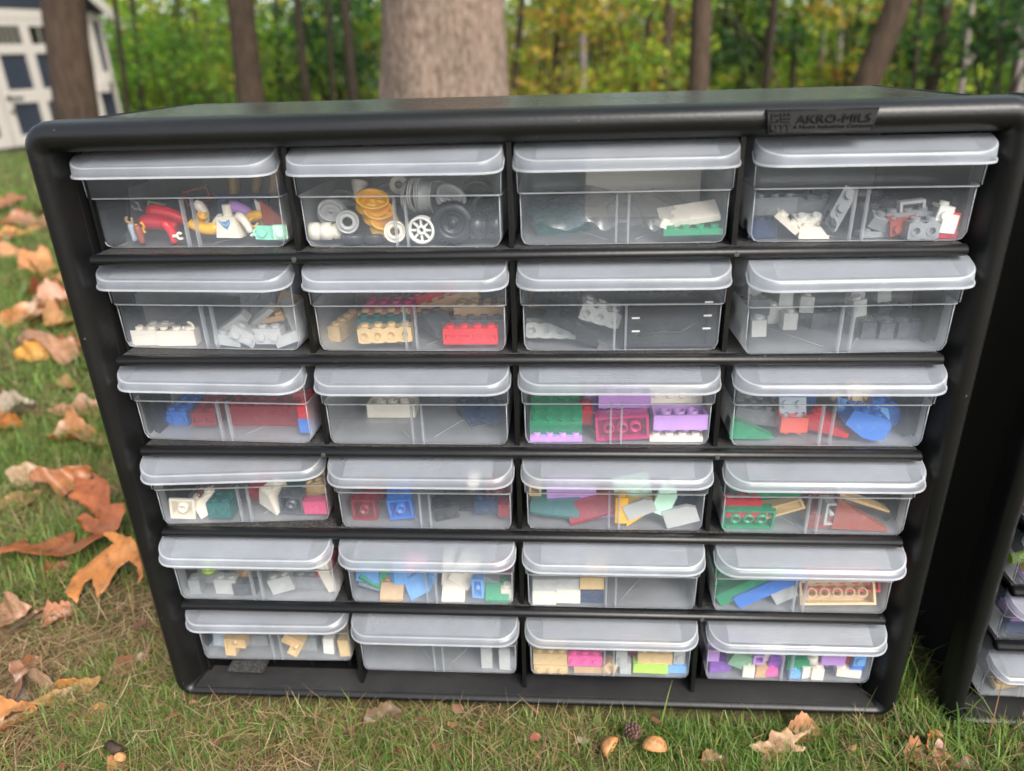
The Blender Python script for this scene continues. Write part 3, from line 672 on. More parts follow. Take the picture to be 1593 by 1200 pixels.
# --- top row
def torso(r, c, u, v, d, label):
    b = MB(); b.loops([[(-7.4, -3.8, -6), (7.4, -3.8, -6), (7.4, 3.8, -6), (-7.4, 3.8, -6)], [(-5.2, -3.8, 6), (5.2, -3.8, 6), (5.2, 3.8, 6), (-5.2, 3.8, 6)]], True, 0, False, True, True)
    b.v = [(x * .001, y * .001, z * .001) for x, y, z in b.v]
    P = atY(u, v, YF_[(r, c)] + d * .001); P = (P[0], P[1] + .0038, max(P[2], floor_z(r) + .0066))
    o = b.build('toy_figure_torso', ['abs_white'], None, P, (0, 0, R(-6))); tag(o, label + ' in ' + dname(r, c), 'toy figure part', 'toy pieces sorted into the clear drawers')
    def part(nm, b2, m, loc=(0, 0, 0), rot=(0, 0, 0)):
        b2.v = [(x * .001, y * .001, z * .001) for x, y, z in b2.v]; return b2.build(nm, ['abs_' + m if m != 'blue_print' else m], o, [q * .001 for q in loc], [R(a) for a in rot])
    n = MB(); n.cyl((0, 0, 6), 2.6, 6.2, 'z', 14); part('neck', n, 'white')
    a, _ = arm(1.0, 40); part('arm', a, 'white', (9.2, -.6, 1.5), (0, 28, -8)); a, _ = arm(.9, 40); part('arm', a, 'white', (-7.8, 1.0, 1.2), (0, 20, 186))
    h, _ = clip_hand(2.2); part('hand', h, 'mint', (17.2, -1.5, -3.4), (0, 70, 0))
    p = MB(); pts = [(-4.6, 4.2), (-2.2, 3.2), (.2, 3.4), (2.4, 4.6), (2.6, 2.4), (1.4, .4), (.2, -1.4), (-1.6, -.2), (-3.4, 2.0)]
    p.prism(pts, -3.93, -3.8, 0, 'y'); part('print', p, 'blue_print')
    q = MB(); q.tube([(-3.6, -3.95, 3.4), (-1.6, -3.95, 1.6), (.4, -3.95, 1.0), (1.9, -3.95, 2.6)], .28, 5); part('print_line', q, 'paleblue')
r, c = 1, 1
put(r, c, 'arm', (1.75, 30), 'bred', 253, 343, 16, (0, -4, 4), 'glossy red figure arm lying above another red arm')
put(r, c, 'arm', (1.75, 25), 'red', 243, 366, 6, (0, -8, -4), 'glossy red figure arm lowest on the floor')
put(r, c, 'arm', (1.1, 60), 'bred', 262, 371, 3, (0, 30, 10), 'short red curved figure arm beside a white hand')
put(r, c, 'clip_hand', (2.1,), 'yellow', 215, 353, 5, (10, -20, 10), 'yellow open clip hand beside the red arms')
put(r, c, 'clip_hand', (1.9,), 'sand', 199, 343, 8, (10, 10, 0), 'brown open clip hand standing left of a yellow one')
put(r, c, 'clip_hand', (2.1,), 'mgrey', 208, 321, 30, (10, -40, 0), 'grey open clip hand raised at the back')
put(r, c, 'clip_hand', (1.7,), 'white', 279, 368, 4, (0, 90, 0), 'small white clip hand touching a red arm')
put(r, c, 'arm', (.85, 10), 'rust', 209, 366, 3, (0, 75, 0), 'dark brown figure leg standing upright')
put(r, c, 'arm', (.8, 10), 'paleblue', 199, 362, 7, (0, 80, 0), 'grey blue figure leg standing upright')
put(r, c, 'frame_piece', (11, 8, 3, 1.2), 'sage', 243, 325, 34, (0, 15, 0), 'pale green window frame tilted at the back')
torso(r, c, 353.7, 354, 3.5, 'white figure torso printed with a blue scarf')
put(r, c, 'arm', (1.2, 75), 'white', 315, 333, 14, (0, 25, 0), 'white bent figure arm arching over yellow pieces')
put(r, c, 'arm', (1.45, 55), 'yellow', 315, 364, 5, (0, 150, 0), 'yellow curved horn shaped piece behind the divider')
put(r, c, 'round_block', (3.4, 6), 'yellow', 310, 341, 12, (20, 30, 0), 'ochre round brick under the white arm')
put(r, c, 'clip_hand', (2.4,), 'yellow', 391, 348, 9, (0, 60, 30), 'yellow claw right of the white torso')
put(r, c, 'arm', (1.3, 45), 'yellow', 398, 341, 16, (0, -40, 0), 'yellow curved arm behind the yellow claw')
put(r, c, 'lattice_plate', (2, 1), 'aqua', 418, 364, 3, (80, 4, 4), 'sea green lattice plate with crossed ribs')
put(r, c, 'brick', (1, 1, 3.2), 'mint', 436, 362, 2, (80, 90, 0), 'pale mint plate lying against the sea green lattice')
put(r, c, 'brick', (4, 2, 3.2), 'navy', 375, 325, 40, (70, 0, 0), 'dark blue plate leaning at the back')
put(r, c, 'arm', (1.6, 30), 'lav', 376, 339, 24, (0, 10, 0), 'lavender rounded piece behind the torso')
put(r, c, 'wedge', (16, 3, 16), 'rust', 428, 333, 16, (0, 0, 0), 'red brown triangular plate at the corner')
put(r, c, 'wedge', (18, 2, 17), 'offwhite', 424, 331, 22, (0, -6, 0), 'white edged triangular plate at the back corner')
put(r, c, 'frame_piece', (17, 9, 2, 1.3), 'rust', 306, 305, 46, (0, -12, 0), 'brown pane frame tilted above the divider')
put(r, c, 'arm', (1.5, 40), 'sand', 357, 292, 60, (0, 70, 0), 'tan leg hanging high at the back')
put(r, c, 'arm', (1.4, 30), 'sand', 392, 281, 66, (0, 80, 0), 'tan leg hanging beside the back corner')
put(r, c, 'arm', (1.5, 30), 'sand', 419, 281, 60, (0, 84, 0), 'tan leg nearest the side wall')
r, c = 1, 2
put(r, c, 'round_block', (5.0, 12), 'white', 492, 363, 2, (0, 90, 0), 'cream round brick with a groove')
put(r, c, 'round_block', (4.4, 9), 'white', 513, 364, 3, (0, 90, 20), 'cream ribbed round brick beside a grey ring')
put(r, c, 'rim_wheel', (7.5, 5), 'lgrey', 497, 335, 10, (-50, 25, 0), 'pale grey wheel hub lying tilted')
put(r, c, 'rim_wheel', (7.5, 3), 'lgrey', 507, 331, 18, (-55, 30, 0), 'thin grey wheel hub behind the tilted one')
put(r, c, 'disc_ring', (6.3, 6), 'lgrey', 538, 347, 3, (0, 0, 10), 'grey wheel ring facing the front')
put(r, c, 'tyre', (7.0, 6), 'black', 545, 375, None, (90, 0, 0), 'small black tyre lying flat under the grey ring')
put(r, c, 'tyre', (7.0, 6), 'black', 577, 374, None, (90, 0, 0), 'small black tyre lying flat under the yellow hubs')
for k in range(3):
    put(r, c, 'rim_wheel', (9.6 - .7 * k, 6.2), 'yellow', 571 + 10 * k, 322 + 17 * k, 3 + 2 * (2 - k), (-62, 0, 24), ('topmost of three stacked yellow wheel hubs', 'middle of three stacked yellow wheel hubs', 'lowest of three stacked yellow wheel hubs')[k])
put(r, c, 'disc_ring', (6.0, 6), 'white', 612, 362, 2, (0, 0, 10), 'cream wheel ring left of the spoked wheel')
put(r, c, 'rim_wheel', (7.6, 5, 8), 'offwhite', 655, 359.5, 2, (0, 0, -6), 'pale grey spoked wheel facing the front')
put(r, c, 'hubbed_tyre', (11.8, 9), 'black', 702.5, 349.5, 3, (0, 0, 4), 'large black wheel facing the front')
put(r, c, 'hubbed_tyre', (9.6, 8), 'black', 742, 303, 40, (10, 0, 0), 'black wheel propped up behind the large one')
put(r, c, 'axle_wheels', (7.2, 8.2), 'black', 755, 356, 3, (0, 0, 0), 'pair of black grooved wheels side on')
put(r, c, 'tyre', (9.5, 7), 'black', 752, 327, 26, (0, 0, 20), 'black tyre standing between the stacked wheels')
for k, (u, v, a) in enumerate(((640, 308, 78), (649, 308, 82), (632, 312, 74))):
    put(r, c, 'rim_wheel', (9.5, 2.2), 'lgrey', u, v, 18 + 3 * k, (0, 0, a), ('middle', 'rightmost', 'leftmost')[k] + ' of three thin grey hubs on edge')
put(r, c, 'rim_wheel', (9.0, 7.5), 'lgrey', 661, 311, 22, (0, 0, 84), 'wide pale grey hub standing on edge')
put(r, c, 'disc_ring', (9.0, 2.0, .8), 'mgrey', 676, 306, 40, (0, 0, 20), 'thin grey hoop behind the wide hub')
put(r, c, 'rim_wheel', (9, 4), 'lgrey', 698, 312, 22, (-60, 30, 0), 'pale grey hub leaning above the large black wheel')
put(r, c, 'cone_piece', (5.2, 11), 'white', 553, 299, 40, (160, 10, 0), 'cream funnel shaped cone at the back')
put(r, c, 'disc_ring', (5.5, 5), 'white', 618, 291, 46, (-20, 0, 10), 'cream ring high at the back')
put(r, c, 'rim_wheel', (10, 2), 'lgrey', 604, 300, 52, (-75, 0, 0), 'pale grey dish lying flat at the back')
put(r, c, 'rim_wheel', (8, 2), 'lgrey', 530, 312, 44, (-70, 20, 0), 'pale grey hub behind the cream bricks')
r, c = 1, 3
put(r, c, 'brick', (4, 1, 3.2), 'green', 1085, 362, 1.5, (0, 0, 3), 'green plate lying on the floor')
put(r, c, 'brick', (4, 2, 3.2, False), 'white', 1074, 338, 6, (22, -8, 0), 'cream tile leaning on the green plate')
put(r, c, 'brick', (1, 1, 3.2), 'white', 1034, 353, 3, (0, 20, 20), 'tiny cream plate left of the cream tile')
def bag(name, c0, wx, dy, h, seed, label):
    nx, ny = 34, 22; g = np.random.default_rng(seed); V = []
    ph = g.uniform(0, 6.28, 12); fx = g.uniform(60, 330, 12); fy = g.uniform(60, 330, 12); am = g.uniform(.2, 1, 12) / (fx + fy) * .50
    for j in range(ny):
        for i in range(nx):
            s, t = i / (nx - 1) - .5, j / (ny - 1) - .5; x, y = s * wx, t * dy
            z = h * (1 - 4 * s * s) ** .5 * (1 - 4 * t * t) ** .5 if abs(s) < .5 and abs(t) < .5 else 0
            z = z * .42 + sum(a * abs(sin(x * p + y * q + f)) for a, p, q, f in zip(am, fx, fy, ph)); V.append((x, y, max(z, 0)))
    i = np.arange(nx * ny).reshape(ny, nx); F = np.stack([i[:-1, :-1].ravel(), i[:-1, 1:].ravel(), i[1:, 1:].ravel(), i[1:, :-1].ravel()], 1)
    tag(link(name, np_mesh(name, np.array(V), F, 'bag_film'), None, c0), label, 'plastic bag')
zf = floor_z(1) + .0012
bag('plastic_bag', (.0420, .048, zf), .062, .060, .034, 3, 'crumpled clear plastic bag in third drawer of top row, left half')
bag('plastic_bag', (.0790, .052, zf), .050, .066, .030, 5, 'crumpled clear plastic bag behind the green plate in third drawer of top row')
put(r, c, 'brick', (4, 3, 3.2), 'teal', 866, 352, 22, (20, 0, 20), 'blue green plate inside the clear bag')
put(r, c, 'brick', (2, 2, 3.2), 'green', 1120, 340, 22, (70, 0, 0), 'dark green plate behind the cream tile')
put(r, c, 'quad_tile', (70, 44, 1.2, .1), 'white', 1000, 292, 70, (88, 0, 0), 'pale paper card standing at the back', 'paper_card', 'paper card')
r, c = 1, 4
for kind, a, col, u, v, d, rot, lab in (
    (B, (2, 1), 'navy', 1187, 357, None, (0, 0, 2), 'dark blue brick low in the corner'),
    (B, (2, 1, 6.4), 'white', 1268, 363, None, (0, 0, -3), 'white brick standing on the floor'),
    (B, (2, 1, 3.2), 'offwhite', 1262, 345, 9, (20, 0, 8), 'white plate resting on a white brick'),
    (B, (2, 1, 3.2), 'white', 1226, 347, 4, (10, 40, 0), 'white plate tipped on end'),
    (B, (3, 1), 'mgrey', 1206, 322, 22, (0, 0, 4), 'mid grey brick above the dark blue one'),
    (B, (3, 2), 'dgrey', 1208, 336, 26, (0, 0, 0), 'dark grey brick behind the white plate'),
    (B, (3, 1), 'mgrey', 1262, 325, 24, (20, 0, 0), 'mid grey brick behind the white bricks'),
    (B, (1, 3), 'mgrey', 1309, 331, 8, (70, 30, 0), 'mid grey beam tipped against the divider'),
    (B, (1, 2, 3.2), 'dgrey', 1299, 347, 4, (40, 50, 0), 'dark grey plate tipped left of the divider'),
    (B, (2, 2, 3.2), 'dgrey', 1290, 318, 34, (60, 0, 10), 'dark grey plate with studs outwards at the back'),
    (B, (2, 1, 9.6, True, 'holes'), 'mgrey', 1437, 362, 1.5, (0, 0, 0), 'grey brick with two round holes'),
    ('bracket', (2,), 'rust', 1402, 352, 5, (0, -10, 20), 'dark red bracket beside the holed brick'),
    (B, (2, 1, 6.4), 'mgrey', 1379, 350, 6, (20, 20, 0), 'grey plate tilted next to the dark red bracket'),
    (B, (2, 1, 3.2), 'mgrey', 1363, 366, None, (0, 0, 6), 'grey plate on the floor right of the divider'),
    ('frame_piece', (13, 7, 5, 1.5), 'lgrey', 1420, 323, 12, (0, -6, 0), 'pale grey open frame above the holed brick'),
    (B, (4, 1, 3.2), 'mgrey', 1427, 335, 10, (0, -2, 0), 'upper grey plate under the open frame'),
    (B, (4, 1, 3.2), 'dgrey', 1428, 342, 9, (0, -2, 0), 'lower dark grey plate under the open frame'),
    ('bracket', (1,), 'offwhite', 1470, 332, 6, (0, 10, 0), 'white bracket with studs on top'),
    (B, (1, 1, 9.6), 'offwhite', 1477, 349, 4, (0, 6, 0), 'white small brick under the white bracket'),
    (B, (1, 2, 12), 'bred', 1493, 349, 6, (0, 4, 0), 'bright red brick in the corner'),
    (B, (2, 1, 3.2), 'red', 1480, 366, None, (0, 0, 0), 'red plate on the floor below the white bracket'),
    (B, (2, 2), 'dgrey', 1352, 343, 18, (0, 0, 30), 'dark grey brick behind the divider'),
    (B, (3, 2), 'black', 1375, 330, 40, (0, 0, 10), 'black brick at the back of the right half'),
    (B, (2, 2), 'dgrey', 1455, 344, 24, (0, 0, 5), 'dark grey brick behind the white bracket'),
    (B, (3, 2, 3.2), 'black', 1340, 318, 50, (70, 10, 0), 'black plate leaning on the divider')):
    put(r, c, kind, a, col, u, v, d, rot, lab)
# --- second row
r, c = 2, 1
for kind, a, col, u, v, d, rot, lab in (
    (B, (3, 1), 'white', 234, 526, None, (0, 0, 0), 'cream brick left of its twin'),
    (B, (3, 1), 'white', 273, 527, None, (0, 0, 1), 'cream brick right of its twin'),
    (B, (2, 1, 3.2), 'white', 244, 512, 16, (0, 0, 0), 'cream plate on top of the cream bricks'),
    ('clip_hand', (3.2,), 'white', 292, 510, 8, (0, -40, 0), 'cream hooked clip on the brick end'),
    (B, (2, 1, 9.6, True, 'studs'), 'lgrey', 417, 524, 2, (0, 0, 0), 'pale grey brick showing two studs'),
    (B, (3, 1, 6.4, False), 'lgrey', 357, 510, 10, (10, -34, 0), 'pale grey tile tilted left of the others'),
    (B, (4, 1, 3.2, False), 'lgrey', 392, 505, 14, (20, -36, 0), 'long pale grey tile tilted steeply'),
    (B, (1, 4, 6.4, False), 'lgrey', 449, 507, 8, (20, 0, 30), 'pale grey arm sloping down to the side wall'),
    (B, (2, 1, 6.4), 'lgrey', 354, 532, 3, (0, 8, 0), 'pale grey plate low beside the divider'),
    ('bracket', (2,), 'lgrey', 381, 532, 3, (0, 30, 0), 'pale grey bracket tipped low'),
    (B, (2, 1, 6.4, False), 'lgrey', 455, 532, 3, (0, -20, 0), 'pale grey tile low in the corner'),
    (B, (2, 1, 3.2), 'sand', 422, 498, 16, (0, -10, 0), 'tan plate above the studded grey brick'),
    (B, (3, 2, 3.2), 'mgrey', 398, 475, 44, (60, -10, 0), 'grey plate leaning high at the back'),
    (B, (2, 2, 3.2), 'sand', 446, 480, 36, (50, 20, 0), 'tan plate leaning high by the side wall'),
    (B, (3, 1), 'mgrey', 425, 509, 20, (0, 0, 0), 'grey brick behind the studded grey brick')):
    put(r, c, kind, a, col, u, v, d, rot, lab)
bag('plastic_bag', (-.188, .075, floor_z(2) + .016), .036, .036, .030, 9, 'crumpled clear bag high at the back of leftmost drawer of second row')
r, c = 2, 2
for kind, a, col, u, v, d, rot, lab in (
    (B, (1, 4), 'tan', 518, 521, None, (0, 0, -10), 'long tan brick pointing end on to the front'),
    (B, (4, 1, 9.6, True, 'holes'), 'tan', 598, 522, 2, (0, -2, 1), 'tan brick with round holes along its side'),
    (B, (4, 1), 'teal', 596, 508, 14, (0, -1, 0), 'dark teal brick behind the holed tan brick'),
    (B, (4, 1), 'sand', 598, 499, 24, (0, -1, 0), 'tan brick behind the dark teal one'),
    (B, (4, 2), 'magenta', 605, 486, 36, (0, 0, 0), 'dark pink brick behind the tan rows'),
    (B, (4, 1, 9.6, True, 'slots'), 'bred', 731.5, 524, 4, (0, 0, 0), 'bright red brick with slots in its side'),
    (B, (4, 1), 'dgrey', 742, 510, 14, (0, 0, 0), 'dark grey brick behind the bright red one'),
    (B, (4, 2), 'sand', 756, 490, 28, (0, 0, 0), 'tan brick at the back of the right half'),
    (S, (2, 3), 'dgrey', 676, 514, 8, (0, 0, 40), 'dark grey slope beside the divider'),
    (B, (6, 1), 'red', 662, 470, 48, (0, -22, 0), 'long red brick slanting across the back'),
    (B, (4, 2), 'dgrey', 750, 464, 62, (0, 0, 0), 'dark grey brick high at the back'),
    (B, (6, 1), 'sand', 690, 484, 44, (0, -20, 0), 'long tan brick slanting below the red one'),
    (B, (4, 2), 'brown', 590, 464, 66, (0, 0, 0), 'brown brick high at the back')):
    put(r, c, kind, a, col, u, v, d, rot, lab)
r, c = 2, 3
for kind, a, col, u, v, d, rot, lab in (
    (B, (4, 1, 9.6, False, 'holes'), 'lgrey', 846, 515, 10, (0, 2, 0), 'pale grey beam with round holes'),
    ('beam_part', (34,), 'black', 890, 510, 3, (0, 26, 0), 'black jointed beam lying slantwise'),
    (B, (3, 2, 9.6, True, 'holes'), 'lgrey', 934, 493, 10, (0, 17, 0), 'pale grey holed brick tilted beside the divider'),
    ('chassis', (), 'black', 1045, 506, 3, (0, -1, 0), 'black vehicle base standing on edge'),
    (B, (4, 2), 'black', 868, 470, 50, (0, 10, 0), 'black brick at the back of the left half'),
    (B, (2, 2, 3.2), 'sand', 838, 466, 58, (60, 0, 0), 'tan plate at the back corner'),
    (B, (4, 1, 3.2), 'mgrey', 1046, 482, 11, (0, -1, 0), 'grey plate along the top of the vehicle base'),
    (B, (6, 2), 'black', 1050, 466, 40, (0, -1, 0), 'black brick behind the vehicle base')):
    put(r, c, kind, a, col, u, v, d, rot, lab)
for k, (u, v) in enumerate(((989, 495), (989, 515.5), (1101, 491), (1099, 511), (1103, 470))):
    Y = YF_[(2, 3)] + .0022; P = atY(u, v, Y); b, s = dash(4.4, .9); b.v = [(x * .001, y * .001, z * .001) for x, y, z in b.v]
    base = [o for o in COL.objects if o.name.startswith('toy_vehicle_base')][0]
    m = b.build('white_pin', ['abs_offwhite'], base); m.matrix_parent_inverse = Matrix.Identity(4)
    m.location = Euler(base.rotation_euler).to_matrix().inverted() @ (Vector(P) - Vector(base.location))
r, c = 2, 4
for kind, a, col, u, v, d, rot, lab in (
    (B, (1, 1), 'lgrey', 1182, 512, 5, (0, -4, -4), 'pale grey cube lowest near the front'),
    (B, (1, 1), 'lgrey', 1229.5, 501, 14, (0, 0, 3), 'pale grey cube alone on the floor'),
    (B, (1, 2), 'lgrey', 1202, 492, 22, (0, -4, 8), 'pale grey tall cube behind the lowest one'),
    (B, (1, 1, 12), 'lgrey', 1223, 467, 30, (0, 0, 0), 'pale grey cube up behind the lone one'),
    (B, (1, 1), 'lgrey', 1257, 475, 28, (0, 0, -6), 'pale grey cube in the middle of the left half'),
    (B, (1, 1), 'lgrey', 1173, 460, 30, (0, 0, 0), 'pale grey cube high at the left corner'),
    (B, (1, 1), 'lgrey', 1333, 466, 30, (0, 6, 0), 'pale grey cube on the divider'),
    (B, (1, 1), 'lgrey', 1337, 481, 22, (0, -8, 10), 'pale grey cube beneath the one on the divider'),
    (B, (1, 1), 'lgrey', 1376, 458, 40, (0, -8, 0), 'pale grey cube high in the right half'),
    (B, (2, 1), 'dgrey', 1176, 480, 20, (0, 0, 5), 'dark grey brick among pale cubes'),
    (B, (1, 1), 'dgrey', 1352, 515, None, (0, 0, 0), 'dark grey cube nearest the divider'),
    (B, (1, 1), 'dgrey', 1380, 516, None, (0, 0, 0), 'dark grey cube second from the divider'),
    (B, (1, 1), 'dgrey', 1408, 515, None, (0, 0, 2), 'dark grey cube third from the divider'),
    (B, (1, 1), 'dgrey', 1432, 514, None, (0, 0, -3), 'dark grey cube closest to the side wall'),
    (B, (1, 1), 'dgrey', 1376, 491, 44, (0, 0, 0), 'dark grey cube stacked on the second one'),
    (B, (1, 1), 'dgrey', 1408, 492, 44, (0, 0, 0), 'dark grey cube stacked on the third one'),
    (B, (2, 1), 'dgrey', 1282, 500, 40, (0, 0, 10), 'dark grey brick left of the divider')):
    put(r, c, kind, a, col, u, v, d, rot, lab)
# --- third row
r, c = 3, 1
for kind, a, col, u, v, d, rot, lab in (
    (B, (2, 4, 9.6, True, 'studs'), 'blue', 275, 652, 20, (0, 0, -3), 'blue brick pointing its end to the front'),
    (B, (2, 3, 9.6, True, 'slots'), 'dred', 315, 653, 14, (0, 0, 3), 'dull red brick with an open slotted end'),
    (B, (3, 2), 'blue', 330, 624, 60, (0, 0, 0), 'blue brick at the back near the divider'),
    (B, (2, 2), 'dred', 334, 640, 50, (0, 0, 0), 'dull red brick at the back near the divider'),
    (B, (6, 2, 14), 'dred', 410, 650, 22, (0, 0, 0), 'long dull red block across the right half'),
    (B, (1, 1), 'bred', 473, 644, 8, (0, 0, 0), 'bright red cube stacked on a blue one'),
    (B, (1, 1), 'blue', 474.5, 663, 7, (0, 0, 0), 'blue cube under a bright red one'),
    (B, (2, 1), 'red', 474, 622, 34, (0, 0, 0), 'red brick high in the right corner')):
    put(r, c, kind, a, col, u, v, d, rot, lab)
r, c = 3, 2
for kind, a, col, u, v, d, rot, lab in (
    (B, (4, 2), 'white', 608, 640, None, (180, 0, 0), 'cream brick lying upside down'),
    (S, (2, 3), 'navy', 735, 659, 24, (0, 0, 30), 'dark navy slope lying in the right half'),
    (S, (2, 2), 'navy', 772, 652, 20, (0, 0, -40), 'dark navy slope by the side wall'),
    (B, (2, 3), 'dgrey', 700, 636, 60, (0, 0, 10), 'dark grey brick at the back right of divider'),
    (B, (4, 2), 'dgrey', 745, 628, 72, (0, 0, 0), 'dark grey brick high at the back')):
    put(r, c, kind, a, col, u, v, d, rot, lab)
r, c = 3, 3
for kind, a, col, u, v, d, rot, lab in (
    (B, (4, 2), 'green', 865, 664, 3, (22, 0, -1), 'bright green brick tilted to show its studs'),
    (B, (4, 2, 3.2), 'lav', 865, 684, None, (0, 0, 0), 'lavender plate under the bright green brick'),
    (B, (4, 2), 'green', 864, 624, 34, (40, 0, 0), 'green brick leaning behind the tilted one'),
    (B, (1, 2), 'red', 912, 650, 16, (0, 0, 0), 'red brick between green and magenta bricks'),
    (B, (4, 2), 'magenta', 968, 668, 4, (-90, -4, 0), 'magenta brick showing its hollow underside'),
    (B, (4, 2), 'lav', 972, 624, 18, (180, 0, 0), 'lavender brick upside down above the magenta one'),
    (B, (2, 2, 3.2), 'purple', 928, 632, 30, (60, 10, 0), 'purple plate leaning behind the divider'),
    (B, (4, 2), 'lav', 1059, 658, 2.0, (180, -1, 0), 'lavender brick upside down by the side wall'),
    (B, (4, 2), 'white', 1053, 634, 18, (60, 0, 0), 'cream brick behind the lavender brick'),
    (B, (4, 1, 3.2), 'white', 1052, 684, None, (0, 0, 0), 'cream plate flat on the floor')):
    put(r, c, kind, a, col, u, v, d, rot, lab)
r, c = 3, 4
for kind, a, col, u, v, d, rot, lab in (
    ('wedge', (26, 8, 13), 'green', 1160, 668, 5, (0, 0, 0), 'green wedge sloping down to the floor'),
    (B, (4, 2), 'mgrey', 1184, 650, 20, (0, 8, 0), 'grey brick behind the green wedge'),
    (B, (3, 2), 'mgrey', 1175, 625, 38, (-70, 8, 0), 'grey brick with round tubes facing the front'),
    (B, (2, 2), 'coral', 1236, 662, 8, (180, 0, 0), 'coral red brick upside down'),
    (B, (2, 2, 3.2), 'paleblue', 1235, 643, 14, (70, 0, 0), 'pale blue plate above the coral brick'),
    (B, (3, 2), 'blue', 1240, 622, 40, (0, 0, 0), 'dark blue brick behind the coral one'),
    (S, (2, 3), 'bred', 1303, 671, 4, (0, 0, 60), 'red slope half hidden by the blue one'),
    ('big_inverted', (26, 16, 15), 'blue', 1350, 664, 3, (0, 18, 0), 'large bright blue sloping block'),
    ('big_inverted', (22, 16, 14), 'blue', 1374, 645, 22, (0, 20, 0), 'blue sloping block behind the large one'),
    (B, (4, 1, 3.2), 'lblue', 1345, 642, 12, (30, 14, 0), 'light blue plate on the large blue block'),
    (B, (3, 2), 'blue', 1385, 625, 50, (0, 0, 10), 'blue brick high by the side wall'),
    ('round_block', (3, 6), 'tan', 1302, 619, 26, (0, 0, 0), 'tan round brick on the divider'),
    (B, (2, 2, 3.2), 'tan', 1341, 618, 26, (60, 0, 10), 'tan plate with studs above the blue block')):
    put(r, c, kind, a, col, u, v, d, rot, lab)
# --- fourth row
r, c = 4, 1
for kind, a, col, u, v, d, rot, lab in (
    (S, (2, 2, 12), 'white', 279, 794, 3, (-86, 8, 10), 'cream slope showing its hollow underside'),
    (S, (2, 2), 'white', 312, 800, 4, (0, -20, 30), 'cream slope leaning right of the hollow one'),
    (S, (2, 3), 'brown', 315, 775, 14, (0, 30, 20), 'dark brown slope above the cream ones'),
    (B, (2, 2, 12, True, 'studs'), 'teal', 340.5, 795, 3, (0, 0, 0), 'dark teal brick showing two studs'),
    (S, (3, 2), 'dred', 357, 756, 36, (0, 0, 0), 'dull red slope high at the back'),
    (B, (2, 3), 'dred', 402, 768, 14, (30, 20, 0), 'dull red brick tipped right of the divider'),
    (S, (2, 2), 'green', 428, 757, 26, (0, -30, 0), 'green slope at the back'),
    (S, (2, 2, 15), 'white', 421, 789, 3, (20, -8, 62), 'cream slope with studs to its side'),
    (B, (2, 2), 'dgrey', 453, 795, 4, (-80, 6, 0), 'dark grey brick showing its underside tubes'),
    (B, (2, 1, 9.6, False), 'dkpink', 490, 791, 3, (0, -2, -3), 'dull pink brick in the right corner'),
    (B, (2, 2), 'teal', 456, 768, 24, (20, 0, 20), 'dark teal brick behind the dark grey one'),
    (B, (2, 2), 'tan', 492, 764, 16, (0, -24, -10), 'tan brick tilted by the side wall'),
    (B, (3, 2), 'navy', 460, 750, 54, (0, 0, 0), 'navy brick high at the back'),
    (B, (3, 2), 'brown', 300, 752, 50, (0, 0, 10), 'brown brick high at the back corner'),
    (B, (2, 2), 'dgrey', 372, 780, 30, (0, 0, 0), 'dark grey brick by the divider')):
    put(r, c, kind, a, col, u, v, d, rot, lab)
r, c = 4, 2
for kind, a, col, u, v, d, rot, lab in (
    (B, (2, 2), 'dred', 567, 801, 8, (-88, 0, -2), 'dull red brick with its hollow underside forward'),
    (B, (2, 2), 'blue', 621.5, 794, 6, (-84, -4, 4), 'bright blue brick with its hollow underside forward'),
    (B, (2, 2), 'blue', 620, 768, 30, (0, 0, 0), 'blue brick behind the bright one'),
    (B, (2, 2), 'dred', 580, 770, 34, (0, 0, 0), 'dull red brick behind the hollow one'),
    (B, (3, 2), 'black', 716, 790, 16, (30, 0, 0), 'black brick in the middle of the right half'),
    (B, (3, 2), 'navy', 764, 791, 14, (0, 0, 6), 'navy brick by the side wall'),
    (B, (2, 2), 'black', 689, 804, 8, (0, 0, 20), 'black brick near the divider'),
    (B, (1, 2), 'dred', 790, 796, 10, (0, 0, 0), 'dull red brick at the side wall'),
    (B, (2, 2), 'dred', 775, 764, 18, (-80, 0, 0), 'dull red hollow brick up in the corner'),
    ('round_block', (4.5, 12), 'white', 735, 752, 18, (10, 10, 0), 'cream round brick under the finger pull'),
    (B, (4, 2), 'dgrey', 700, 765, 56, (0, 0, 0), 'dark grey brick high at the back')):
    put(r, c, kind, a, col, u, v, d, rot, lab)
r, c = 4, 3
